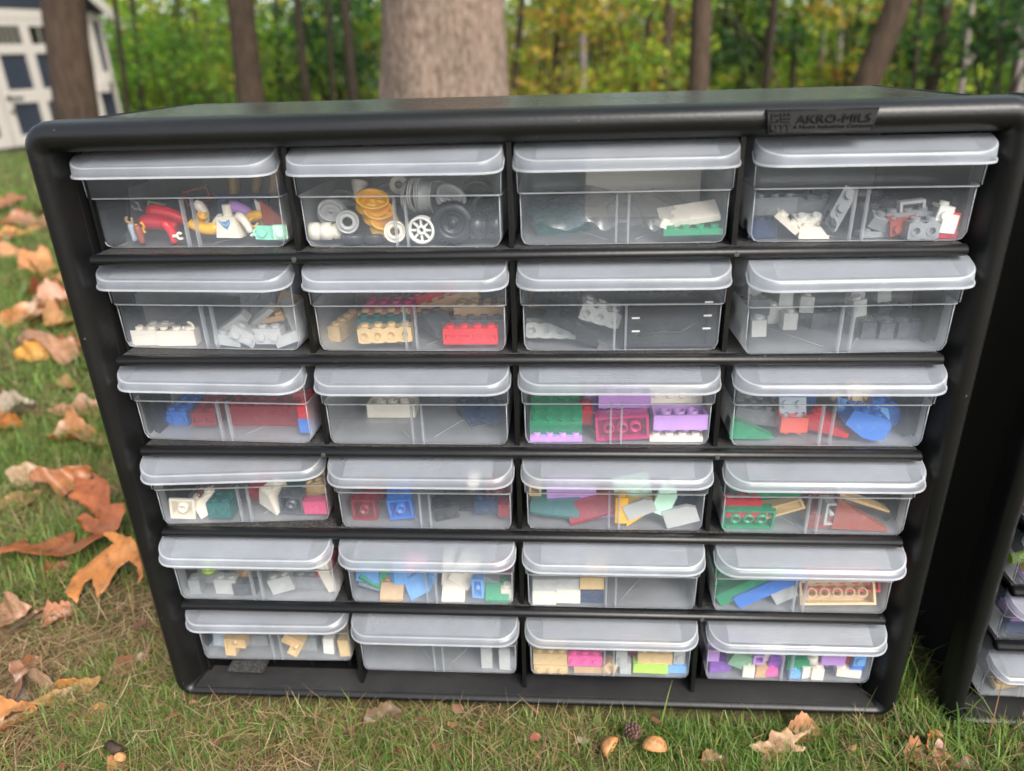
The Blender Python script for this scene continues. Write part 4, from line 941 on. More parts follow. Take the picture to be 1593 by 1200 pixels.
for kind, a, col, u, v, d, rot, lab in (
    (S, (4, 2, 12), 'teal', 859, 794, 6, (0, 4, -6), 'dark teal slope lying in the left half'),
    (S, (4, 2, 12), 'dred', 920, 801, 4, (0, -16, 6), 'dull red slope beside the divider'),
    (B, (4, 2), 'lav', 889, 767, 14, (180, -1, 0), 'lavender brick above the dull red slope'),
    (B, (1, 1), 'tan', 831, 764, 10, (-90, 0, 0), 'tan hollow cube in the upper corner'),
    (B, (2, 2), 'rust', 938, 766, 26, (0, 10, 0), 'rust brick left of the divider'),
    (B, (1, 1, 19), 'yellow', 967, 795, 3, (0, 0, 0), 'tall yellow brick beside the divider'),
    ('wedge', (22, 8, 17), 'yellow', 1002, 802, 4, (0, 180, 184), 'yellow wedge low in the right half'),
    ('quad_tile', (19, 11, 3, .25), 'lgrey', 995, 792, 2, (90, -24, 0), 'grey wing plate slanting over the yellow wedge'),
    ('quad_tile', (12, 20, 3, .25), 'mint', 1035, 782, 3, (80, 24, 0), 'mint green wing plate sloping steeply'),
    (B, (3, 2, 3.2), 'mint', 984, 762, 16, (70, -12, 0), 'mint green plate up behind the wing plates'),
    ('quad_tile', (21, 13, 3, .25), 'lgrey', 1059, 810, 2, (90, -18, 0), 'grey wing plate low by the side wall'),
    (B, (3, 2), 'navy', 1072, 778, 24, (0, 0, 0), 'navy brick by the side wall'),
    ('wedge', (24, 8, 14), 'lav', 950, 805, 14, (0, 0, 0), 'lavender wedge behind the divider'),
    (B, (2, 2), 'white', 1075, 752, 30, (0, 0, 0), 'cream brick under the finger pull')):
    put(r, c, kind, a, col, u, v, d, rot, lab)
r, c = 4, 4
for kind, a, col, u, v, d, rot, lab in (
    (S, (3, 2, 12), 'red', 1150, 796, 5, (10, 0, 180), 'red slope resting on green bricks'),
    (B, (4, 2, 6.4), 'green', 1149, 816, 2, (-80, 0, 0), 'green plate showing its underside low'),
    (B, (4, 2), 'green', 1203, 805, 16, (-70, -4, 0), 'green brick behind the tan slotted slope'),
    (S, (1, 4), 'tan', 1214, 798, 2, (-80, 62, 0), 'tan slope showing its slotted underside'),
    (B, (4, 2), 'green', 1175, 772, 34, (20, 0, 0), 'green brick high at the back'),
    (B, (1, 2), 'lgrey', 1293, 801, 3, (-90, 0, 4), 'grey narrow brick standing on end'),
    (B, (2, 2), 'rust', 1277, 812, 5, (0, 0, 0), 'rust brick low beside the divider'),
    (B, (2, 2), 'dred', 1275, 790, 20, (20, 30, 0), 'dull red brick behind the divider'),
    ('wedge', (34, 8, 20), 'rust', 1342, 804, 3, (0, 3, 0), 'large red brown slope in the right half'),
    ('wedge', (34, 8, 3), 'tan', 1346, 783, 12, (0, 19, 0), 'tan slope lying along the red brown one'),
    (B, (3, 2), 'dgrey', 1370, 778, 40, (0, 0, 0), 'dark grey brick by the side wall')):
    put(r, c, kind, a, col, u, v, d, rot, lab)
# --- fifth row
r, c = 5, 1
for kind, a, col, u, v, d, rot, lab in (
    (B, (1, 1, 12), 'mgrey', 303, 918, 5, (0, 0, 4), 'grey cube nearest the left side'),
    (B, (2, 2), 'mgrey', 326, 908, 16, (0, 10, 0), 'grey brick between two cubes'),
    (B, (2, 1, 12), 'lgrey', 352, 918, 6, (0, 0, -2), 'pale grey brick left of the dark one'),
    (B, (2, 1), 'dgrey', 380, 922, 5, (0, 0, 2), 'dark grey brick beside the divider'),
    (B, (2, 1, 3.2), 'sand', 371, 901, 14, (20, -24, 0), 'tan grey plate tilted on top'),
    ('round_block', (5, 6), 'lime', 320, 890, 12, (10, 10, 0), 'lime green round brick at the back'),
    (B, (2, 1, 12), 'lgrey', 435, 914, 6, (0, -12, 10), 'pale grey brick right of the divider'),
    (B, (3, 2), 'mgrey', 485, 912, 14, (0, 0, 0), 'grey brick in the middle of the right half'),
    (B, (2, 2), 'mgrey', 452, 900, 24, (0, 10, 0), 'grey brick behind the pale one'),
    (S, (1, 3), 'white', 519, 915, 2, (70, -14, 0), 'cream narrow slope standing with studs forward'),
    (B, (2, 2), 'red', 507, 886, 14, (0, -20, 0), 'red brick high in the corner'),
    (B, (4, 2), 'dgrey', 350, 888, 50, (0, 0, 0), 'dark grey brick at the back')):
    put(r, c, kind, a, col, u, v, d, rot, lab)
r, c = 5, 2
for kind, a, col, u, v, d, rot, lab in (
    (B, (2, 1), 'lblue', 566, 897, 8, (0, 6, 0), 'light blue brick at the left side'),
    (S, (3, 2, 12), 'green', 584, 914, 6, (0, 40, 10), 'green slope tipped on its edge'),
    (S, (2, 2), 'sand', 608, 927, None, (0, 0, 0), 'light brown slope with a slot on the floor'),
    (S, (2, 2), 'lblue', 621, 906, 5, (0, 20, 30), 'light blue slope above the brown one'),
    (S, (2, 2, 12), 'lblue', 647, 922, 3, (0, -34, 0), 'light blue slope leaning at the divider'),
    (B, (2, 2, 12), 'lpink', 642, 895, 14, (20, 8, 0), 'pink brick behind the light blue slopes'),
    (B, (3, 2), 'green', 598, 889, 34, (0, 0, 10), 'green brick high at the back'),
    (S, (2, 3, 12), 'white', 704, 926, 2, (0, 0, 0), 'cream slope low right of the divider'),
    (S, (1, 3, 12), 'white', 694, 900, 10, (10, 0, 0), 'cream narrow slope above the low one'),
    (S, (2, 3, 12), 'white', 722, 904, 8, (0, 30, -10), 'cream slope tipped to its side'),
    (B, (1, 2, 6.4), 'lblue', 743.5, 917, 2, (-90, 0, -6), 'light blue brick standing on end'),
    ('wedge', (22, 10, 13), 'mgrey', 773, 906, 10, (0, 0, 0), 'grey wedge above the green slope'),
    (S, (2, 2), 'green', 773, 928, 2, (0, 0, 0), 'green slope low in the right corner'),
    (B, (1, 1), 'white', 791, 926, 5, (0, 0, 0), 'cream brick at the side wall'),
    (B, (2, 2), 'lpink', 748, 890, 26, (0, 0, 0), 'pink brick behind the standing blue one'),
    (B, (2, 2), 'dkpink', 785, 888, 24, (0, 0, 0), 'dark pink brick high in the corner'),
    (B, (2, 2), 'green', 740, 897, 18, (20, 10, 10), 'green brick behind the standing blue one'),
    (B, (2, 1), 'lblue', 660, 900, 16, (0, 30, 0), 'light blue brick behind the divider'),
    (B, (2, 2), 'lav', 620, 889, 24, (0, 0, 20), 'lavender brick high behind the slopes'),
    (S, (2, 2), 'navy', 575, 925, 10, (0, 20, 0), 'navy slope under the green one')):
    put(r, c, kind, a, col, u, v, d, rot, lab)
r, c = 5, 3
for kind, a, col, u, v, d, rot, lab in (
    (B, (2, 2, 9.6, False), 'white', 847, 932, 2, (0, 0, 0), 'cream smooth brick at the left side'),
    (B, (2, 2, 9.6, False), 'white', 884.5, 930, 2.4, (0, 0, -1), 'cream smooth brick beside the dark one'),
    (B, (2, 2, 9.6, False), 'lgrey', 847, 911, 4, (0, 0, 0), 'pale grey brick stacked at the left side'),
    (B, (2, 2, 9.6, False), 'lgrey', 884, 910, 4.4, (0, 0, 0), 'pale grey brick stacked beside the tan one'),
    (B, (2, 2, 9.6, False), 'tan', 921, 908, 3, (0, -1, 0), 'tan brick stacked on the dark one'),
    (B, (2, 2, 9.6, False), 'navy', 921, 929, 4, (0, 0, 0), 'navy brick under the tan one'),
    (B, (2, 2), 'dgrey', 894, 893, 8, (0, 0, 0), 'dark grey brick on top of the pale ones'),
    (B, (2, 2), 'tan', 926, 890, 14, (0, 0, 0), 'tan brick high by the divider')):
    put(r, c, kind, a, col, u, v, d, rot, lab)
r, c = 5, 4
for kind, a, col, u, v, d, rot, lab in (
    (B, (4, 2), 'green', 1131, 908, 14, (0, 0, 0), 'green brick behind the slanted ones'),
    (B, (6, 1, 9.6, False), 'green', 1160, 920, 5, (0, -32, 0), 'long green brick slanting across'),
    (B, (6, 1, 9.6, False), 'blue', 1197, 920, 3, (0, -32, 0), 'long blue brick slanting across'),
    (B, (2, 2), 'lgrey', 1221, 926, 7, (0, -30, 0), 'pale grey brick by the divider'),
    (B, (6, 2), 'tan', 1305, 934, 2, (-118, -2, 0), 'tan brick showing five underside tubes'),
    (B, (6, 2), 'red', 1313, 911, 7, (-116, 0, 0), 'dull red brick showing underside tubes'),
    (B, (4, 2), 'green', 1120, 888, 34, (0, 0, 0), 'green brick high at the back corner'),
    (B, (4, 2), 'dgrey', 1190, 938, 30, (0, 0, 0), 'dark grey brick under the slanted ones')):
    put(r, c, kind, a, col, u, v, d, rot, lab)
# --- bottom row
r, c = 6, 1
for kind, a, col, u, v, d, rot, lab in (
    (B, (2, 1, 14, False), 'paleblue', 340, 1000, 12, (0, 8, 0), 'pale grey panel at the left side'),
    ('corner_plate', (2, 8), 'tan', 366, 1008, 2, (-90, 4, 0), 'tan angled brick with its hollow side forward'),
    (B, (3, 1), 'mgrey', 392, 997, 14, (0, 0, 0), 'blue grey brick behind the tan angled one'),
    (B, (3, 2), 'navy', 392, 1012, 22, (0, 0, 0), 'navy brick low by the divider'),
    ('corner_plate', (2, 8), 'tan', 452, 1005, 2, (-90, 120, 0), 'tan angled brick right of the divider'),
    (B, (2, 1, 12), 'mgrey', 477, 1007, 10, (0, 0, 0), 'grey brick beside the tan angled one'),
    (B, (1, 1, 14, False), 'offwhite', 511, 1006, 5, (0, 4, 0), 'pale grey tall brick next to a tan one'),
    (B, (1, 2, 15, False), 'tan', 535, 1009, 2, (0, -3, 0), 'tan tall brick at the side wall')):
    put(r, c, kind, a, col, u, v, d, rot, lab)
r, c = 6, 2
for kind, a, col, u, v, d, rot, lab in (
    (B, (1, 2, 19, False), 'lgrey', 757, 1026, 5, (0, 0, 0), 'pale grey tall brick nearer the divider'),
    (B, (1, 2, 19), 'lgrey', 785, 1027, 4, (0, 0, 0), 'pale grey tall brick nearer the side wall'),
    (B, (1, 1), 'mgrey', 797, 1030, 6, (0, 0, 0), 'grey small brick at the side wall')):
    put(r, c, kind, a, col, u, v, d, rot, lab)
r, c = 6, 3
for kind, a, col, u, v, d, rot, lab in (
    (B, (3, 2), 'tan', 856, 1026, 3, (0, 0, 0), 'tan brick stacked on another at the left side'),
    (B, (3, 1, 6.4, True, 'studs'), 'tan', 857, 1043, 2, (0, 0, 0), 'tan brick with studs forward on the floor'),
    (B, (3, 1, 9.6, True, 'studs'), 'pink', 910, 1029, 3, (0, 0, 0), 'bright pink brick with round studs forward'),
    (B, (3, 1, 6.4, True, 'studs'), 'mgrey', 910, 1017, 9, (0, 0, 0), 'grey brick with studs above the pink one'),
    (B, (3, 1, 6.4), 'sand', 919, 1044, 3, (0, 0, 0), 'light brown plate under the pink brick'),
    ('corner_plate', (1, 8), 'tan', 948, 1040, 2, (-90, 45, 0), 'tan notched brick between the divider lines'),
    (B, (1, 1, 14, True, 'studs'), 'lgrey', 967, 1026, 4, (0, 0, 0), 'grey brick with one stud forward by the divider'),
    (B, (1, 1, 9.6, False), 'lgrey', 973, 1043, 3, (0, 0, 0), 'grey cube on the floor by the divider'),
    (B, (3, 2), 'tan', 1019, 1026, 3, (0, 0, 0), 'tan brick on top of the lime one'),
    (B, (3, 1, 8, False), 'lime', 1012, 1041, 1.8, (0, 1, 0), 'lime green brick on the floor'),
    (B, (2, 1, 6.4), 'lblue', 1054, 1042, 4, (0, 0, 0), 'light blue brick low by the side wall'),
    (B, (1, 1, 12, True, 'studs'), 'lgrey', 1057, 1023, 5, (0, 0, 0), 'grey brick with one stud by the side wall'),
    (B, (2, 2), 'red', 987, 1015, 16, (0, 0, 0), 'red brick behind the tan one')):
    put(r, c, kind, a, col, u, v, d, rot, lab)
r, c = 6, 4
for kind, a, col, u, v, d, rot, lab in (
    (B, (1, 1), 'lav', 1108, 1021, 4, (180, 0, 0), 'lavender cube in the upper left corner'),
    (B, (2, 2), 'purple', 1117, 1042, 6, (0, 0, 10), 'purple brick low at the left side'),
    (B, (2, 1, 12), 'sage', 1154, 1030, 4, (0, 24, 0), 'sage green brick tipped in the left half'),
    (B, (1, 1), 'lav', 1180, 1028, 3, (-90, 0, 6), 'lavender hollow cube near the middle'),
    (B, (1, 1), 'white', 1166, 1047, 2, (0, 0, -6), 'cream cube on the floor of the left half'),
    (B, (1, 1), 'sand', 1184, 1047, 2.4, (0, 4, 8), 'brown cube beside the cream one'),
    (B, (1, 1), 'purple', 1206, 1031, 5, (0, 10, 0), 'purple cube left of the divider'),
    (B, (1, 1, 6.4), 'pink', 1201, 1047, 3, (0, 0, 0), 'bright pink plate by the divider'),
    (B, (2, 1), 'white', 1203, 1020, 8, (0, -10, 0), 'cream brick high by the divider'),
    (B, (2, 2), 'navy', 1140, 1047, 12, (0, 0, 0), 'navy brick low in the left half'),
    (B, (2, 1), 'green', 1243, 1035, 5, (0, 0, 0), 'green brick right of the divider'),
    ('round_block', (4, 12), 'white', 1267, 1026, 4, (0, 0, 0), 'cream round tower in the right half'),
    (B, (1, 1), 'white', 1255, 1049, 3, (0, 0, 14), 'cream cube left of the cream pair'),
    (B, (1, 1), 'white', 1273, 1051, 2, (0, 0, -4), 'cream cube under the round tower'),
    (B, (2, 1), 'lav', 1297, 1027, 4, (180, 0, 0), 'lavender brick in the right half'),
    (B, (1, 1), 'dred', 1322, 1025, 6, (0, 0, 0), 'dull red cube beside the blue one'),
    (B, (1, 1, 9.6, True, 'studs'), 'lblue', 1338, 1028, 3, (0, 0, 0), 'light blue cube with one stud forward'),
    (B, (1, 1), 'blue', 1333, 1042, 3.4, (0, 0, 0), 'blue cube under the light blue one'),
    (B, (2, 1, 6.4), 'white', 1322, 1050, 2, (0, 0, -6), 'cream brick on the floor by the side wall'),
    (B, (1, 1, 6.4), 'lblue', 1236, 1052, 3, (0, 0, 0), 'pale blue plate by the divider'),
    (B, (3, 2), 'navy', 1296, 1046, 12, (0, 0, 0), 'navy brick behind the cream cubes'),
    (B, (3, 2), 'purple', 1150, 1018, 26, (0, 0, 0), 'purple brick high at the back')):
    put(r, c, kind, a, col, u, v, d, rot, lab)
# --- pieces in the second cabinet, at the picture's edge
def put2(kind, a, col, lx, ly, z, rot, lab):
    me, s = piece(kind, a, col); q = Matrix.Rotation(C2R, 3, 'Z') @ Vector((lx, ly, z)) + C2
    tag(link(NAMES[kind], me, None, q, [R(t) for t in rot]), lab, 'toy brick', 'toy pieces sorted into the clear drawers')
for kind, a, col, dx, dy, r, dz, rot, lab in (
    (B, (4, 2), 'yellow', .018, .014, 6, .010, (0, 0, 0), 'yellow brick high up at the edge of the second cabinet'),
    ('arm', (2.0, 70), 'yellow', .018, .006, 7, .014, (0, 96, 0), 'yellow curved piece at the edge of the second cabinet'),
    ('arm', (1.8, 70), 'lime', .010, .009, 7, .017, (0, 92, 0), 'lime curved piece beside a yellow one in second cabinet'),
    (B, (3, 2), 'aqua', .034, .014, 7, .008, (0, 10, 0), 'sea green brick at the edge of the second cabinet'),
    (B, (5, 2, 3.2), 'lav', .028, .012, 7, .003, (0, 0, 0), 'lavender plate low in a drawer of the second cabinet'),
    (B, (5, 2, 6.4), 'lav', .028, .012, 8, .015, (0, 0, 0), 'lavender brick filling a drawer of the second cabinet'),
    (B, (5, 3), 'navy', .028, .018, 8, .006, (0, 0, 0), 'navy brick under the lavender one in second cabinet'),
    (B, (2, 1, 3.2), 'tan', .020, .010, 9, .004, (20, 0, 10), 'tan plate on the bottom drawer floor of second cabinet'),
    (B, (1, 1, 3.2), 'tan', .035, .010, 9, .004, (0, 10, 0), 'tan small plate on the bottom drawer floor of second cabinet'),
    (B, (2, 2), 'blue', .045, .016, 9, .007, (0, 0, 0), 'blue brick at the very edge in second cabinet')):
    put2(kind, a, col, COL2[0] - .0275 + dx, .006 + dy, floor2(r) + dz, rot, lab)

# ------------------------------------------------------------------ lawn
def pick(cols, n, jit=.18):
    c = np.array(cols)[rng.integers(0, len(cols), n)]; return np.clip(c * (1 + rng.normal(0, jit, (n, 1))) * (1 + rng.normal(0, .06, (n, 3))), .004, .95)
def blades(P, L, W, az_, lean, curl, col, lie=0.0):
    """one tapered, bent blade per row: 4 rings -> 2 quads + tip"""
    n = len(P); d = np.stack([np.cos(az_), np.sin(az_), np.zeros(n)], 1); side = np.stack([-np.sin(az_), np.cos(az_), np.zeros(n)], 1)
    tw = rng.normal(0, .5, n)[:, None]; side = side * np.cos(tw) + np.array([0, 0, 1]) * np.sin(tw) * .4
    V = np.zeros((n, 7, 3)); p = P.copy(); a = lean.copy(); k = 0
    for i, wf in enumerate((.7, 1.0, .72)):
        V[:, k] = p - side * (W * wf / 2)[:, None]; V[:, k + 1] = p + side * (W * wf / 2)[:, None]; k += 2
        p = p + (d * np.sin(a)[:, None] + np.array([0, 0, 1]) * np.cos(a)[:, None]) * (L / 3)[:, None]; a = a + curl
        p[:, 2] = np.maximum(p[:, 2], gz(p[:, 0], p[:, 1]) + .0012)
    V[:, 6] = p
    b = np.arange(n) * 7
    T = np.concatenate([np.stack([b + i, b + j, b + k_], 1) for i, j, k_ in ((0, 1, 3), (0, 3, 2), (2, 3, 5), (2, 5, 4), (4, 5, 6))])
    return V.reshape(-1, 3), T, np.repeat(col, 7, 0)
def clump(x, y, f, s):
    return np.sin(x * f + s) * np.cos(y * f * 1.13 - s * 2) + .6 * np.sin((x + y) * f * 1.9 + s * 3) + .4 * np.cos((x * 1.3 - y) * f * 3.3 - s)
GREEN = [(.095, .17, .024), (.13, .205, .036), (.075, .14, .022), (.155, .22, .048), (.11, .18, .05), (.175, .205, .048)]
STRAW = [(.34, .235, .125), (.27, .175, .085), (.40, .30, .175), (.22, .14, .07), (.29, .215, .10), (.17, .105, .055)]
def inside_cab(x, y):
    a = (np.abs(x) < .252) & (y > -.011) & (y < .153); b = (x > .284) & (x < .79) & (y > -.008) & (y < .15); return a | b
def lawn():
    zones = [(-.62, -.20, .70, .06, 230000, 66000, .50, .56), (-.75, .06, -.235, .5, 60000, 16000, .75, .8), (.236, -.05, .36, .5, 7000, 1800, 1.1, 1.0), (-1.35, .4, -.2, 1.3, 34000, 13000, 1.05, 1.25),
             (-2.6, 1.2, -.3, 2.8, 26000, 9000, 1.2, 2.0), (-5.5, 2.6, -.5, 5.5, 26000, 9000, 1.5, 3.2), (-10, 5, -1.5, 9.5, 16000, 6000, 1.7, 5.5), (-.3, .2, 2.5, 3.2, 14000, 4000, 1.3, 2.2), (.6, -.2, 2.2, .4, 8000, 2500, 1.1, 1.5),
             (-2.6, -.9, 2.6, -.2, 26000, 9000, 1.1, 1.7), (-3, -.2, -.7, 1.2, 22000, 7000, 1.1, 1.7), (-7, .4, -2.4, 3, 16000, 5000, 1.5, 3), (-2.5, 3, 5, 6, 16000, 5000, 1.6, 3.2), (.7, .3, 4, 3, 12000, 4000, 1.4, 2.4)]
    VV, TT, CC = [], [], []; off = 0
    for x0, y0, x1, y1, ng, ns, lm, wm in zones:
        for kind, n in (('g', ng), ('s', ns)):
            x = rng.uniform(x0, x1, n); y = rng.uniform(y0, y1, n); m = clump(x, y, 16, 1.7) + .7 * clump(x, y, 5, .4) + .5 * rng.normal(0, 1, n)
            big = clump(x, y, 2.1, 2.2)
            patch = np.where((x > -.5) & (x < .0) & (y < .05), .30, np.where(x > .05, .62, np.where(y > .12, 1.0, .35)))   # the lawn is greener to the back and right
            keep = (m + patch + .3 * big > -.45) if kind == 'g' else (m + patch * 1.1 < 1.15)
            keep &= ~inside_cab(x, y)
            x, y = x[keep], y[keep]; n = len(x)
            P = np.stack([x, y, gz(x, y) + .001], 1); az_ = rng.uniform(0, 2 * pi, n)
            near_cab = (np.abs(x) < .27) & (y > -.03) & (y < .02)
            if kind == 'g':
                tall = rng.random(n) < .16
                L = rng.uniform(.016, .034, n) * lm; L = np.where(tall, L * 1.55, L); W = rng.uniform(.0008, .0016, n) * wm
                lean = np.abs(rng.normal(.98, .36, n)); curl = rng.normal(.28, .25, n); lean = np.where(tall, lean * .55, lean)
                L = np.where((x > -.28) & (x < .70) & (y > -.036) & (y < .02), np.minimum(L, .017), L)
                VT = blades(P, L, W, az_, lean, curl, pick(GREEN, n))
            else:
                L = rng.uniform(.02, .055, n) * lm; W = rng.uniform(.0006, .0012, n) * wm
                lean = rng.normal(1.42, .2, n); curl = rng.normal(.03, .16, n); P[:, 2] += np.abs(rng.normal(0, .0045, n))
                VT = blades(P, L, W, az_, lean, curl, pick(STRAW, n))
            VV.append(VT[0]); TT.append(VT[1] + off); CC.append(VT[2]); off += len(VT[0])
    # long single blades that rise in front of the cabinet's foot and in the gap
    xs = np.concatenate([rng.uniform(-.25, .26, 14), rng.uniform(.25, .29, 70), rng.uniform(.24, .36, 40)]); ys = np.concatenate([rng.uniform(-.026, -.013, 14), rng.uniform(-.005, .11, 70), rng.uniform(-.05, -.01, 40)])
    n = len(xs); P = np.stack([xs, ys, gz(xs, ys)], 1)
    VT = blades(P, rng.uniform(.022, .05, n), rng.uniform(.0007, .0012, n), rng.uniform(0, 2 * pi, n), np.abs(rng.normal(.35, .25, n)), rng.normal(.22, .2, n), pick(GREEN + STRAW[:1], n))
    VV.append(VT[0]); TT.append(VT[1] + off); CC.append(VT[2])
    me = np_mesh('grass', np.concatenate(VV), np.concatenate(TT), 'grass_blade', np.concatenate(CC))
    tag(link('grass', me), kind='stuff')
lawn()

# ------------------------------------------------------------------ fallen leaves
def leaf_mesh(kind, size, curl, seed, colr):
    """an autumn leaf: lobed outline with a folded, curled blade, midrib ridge and stalk"""
    g = np.random.default_rng(seed); V = []; Cc = []; F = []
    if kind in ('oak', 'long', 'frag'):
        nr, nc = 30, 9; ts = np.linspace(0, 1, nr)
        lob = {'oak': 3.2, 'long': 2.2, 'frag': 1.2}[kind]; wd = {'oak': .34, 'long': .2, 'frag': .42}[kind]; dp = {'oak': .5, 'long': .3, 'frag': .25}[kind]
        phl, phr = g.uniform(0, 1, 2) * .7
        for i, t in enumerate(ts):
            env = (sin(pi * t ** .8) ** .62) * (.55 + .6 * t if kind != 'frag' else 1)
            for j in range(nc):
                s = j / (nc - 1) * 2 - 1; q = t * lob + (phl if s < 0 else phr)
                l = 1 - dp * (.5 + .5 * cos(2 * pi * q)) ** 1.4 + .05 * sin(37 * t + seed)
                wv = env * wd * l; sweep = .10 * abs(s) * (1 - t)
                V.append((t - .5 + sweep, s * wv, 0)); Cc.append(.72 if j == nc // 2 else 1 + .10 * sin(t * 40 + j))
        V = np.array(V); i = np.arange(nr * nc).reshape(nr, nc)
    else:                                                    # palmate: five pointed lobes
        nr, nc = 9, 60
        for a in range(nr):
            rr = a / (nr - 1)
            for j in range(nc):
                th = 2 * pi * j / nc; lob = .5 + .5 * cos(5 * th); big = .75 + .3 * cos(th)
                r_ = big * (.34 + .66 * lob ** 1.6) * (1 - .08 * abs(sin(15 * th))); r_ *= 1 if abs(th - pi) > .35 else .5
                V.append((rr * r_ * cos(th) * .62, rr * r_ * sin(th) * .62, 0)); Cc.append(.8 if lob > .97 and rr > .1 else 1)
        V = np.array(V); i = np.arange(nr * nc).reshape(nr, nc); i = np.concatenate([i, i[:, :1]], 1)
    Fq = np.stack([i[:-1, :-1].ravel(), i[:-1, 1:].ravel(), i[1:, 1:].ravel(), i[1:, :-1].ravel()], 1)
    x, y = V[:, 0].copy(), V[:, 1].copy(); k1, k2, k3 = curl; k3 = k3 * .55
    ph = g.uniform(0, 6.28, 4)
    z = k1 * y * y * 3 + k2 * x * x * 1.6 + k3 * (.06 * np.sin(x * 9 + ph[0]) + .09 * np.sin(y * 11 + ph[1]) * np.abs(y) * 4 + .04 * np.sin(x * 17 + y * 13 + ph[2])) + .02 * np.abs(y) * 3
    if k1 > 1.2:                                             # roll the edges over
        rad_ = .5 / k1; a = np.clip(np.abs(y) / rad_, 0, 3.6); y = np.sign(y) * rad_ * np.sin(a); z = rad_ * (1 - np.cos(a)) + k2 * x * x * 1.2 + k3 * .05 * np.sin(x * 8 + ph[0])
    V = np.stack([x, y, z - z.min()], 1) * size
    col = np.array(colr) * np.array(Cc)[:, None] * (1 + g.normal(0, .03, (len(Cc), 1)))
    st = len(V); sx = -.5 * size if kind != 'palm' else -.1 * size; zs = V[0, 2] if kind != 'palm' else V[0, 2]
    stem = []
    for q in range(4):
        px = sx - q * .07 * size; stem += [(px, -.006 * size, zs + .004 * size), (px, .006 * size, zs + .004 * size), (px, .006 * size, zs - .006 * size), (px, -.006 * size, zs - .006 * size)]
    V = np.concatenate([V, np.array(stem)]); col = np.concatenate([col, np.tile(np.array(colr) * .6, (16, 1))])
    sf = [[st + 4 * q + a, st + 4 * q + (a + 1) % 4, st + 4 * q + 4 + (a + 1) % 4, st + 4 * q + 4 + a] for q in range(3) for a in range(4)]
    return np_mesh('fallen_leaf', V, np.concatenate([Fq, np.array(sf)]), 'fallen_leaf', np.clip(col, .01, .95), smooth=True)
OR, TN, PK, YL, BR, GY, RB = (.33, .115, .035), (.33, .18, .085), (.20, .105, .06), (.46, .25, .045), (.14, .06, .032), (.28, .22, .17), (.20, .065, .036)
from mathutils.geometry import delaunay_2d_cdt
LG = 'fallen leaves lying on the lawn'
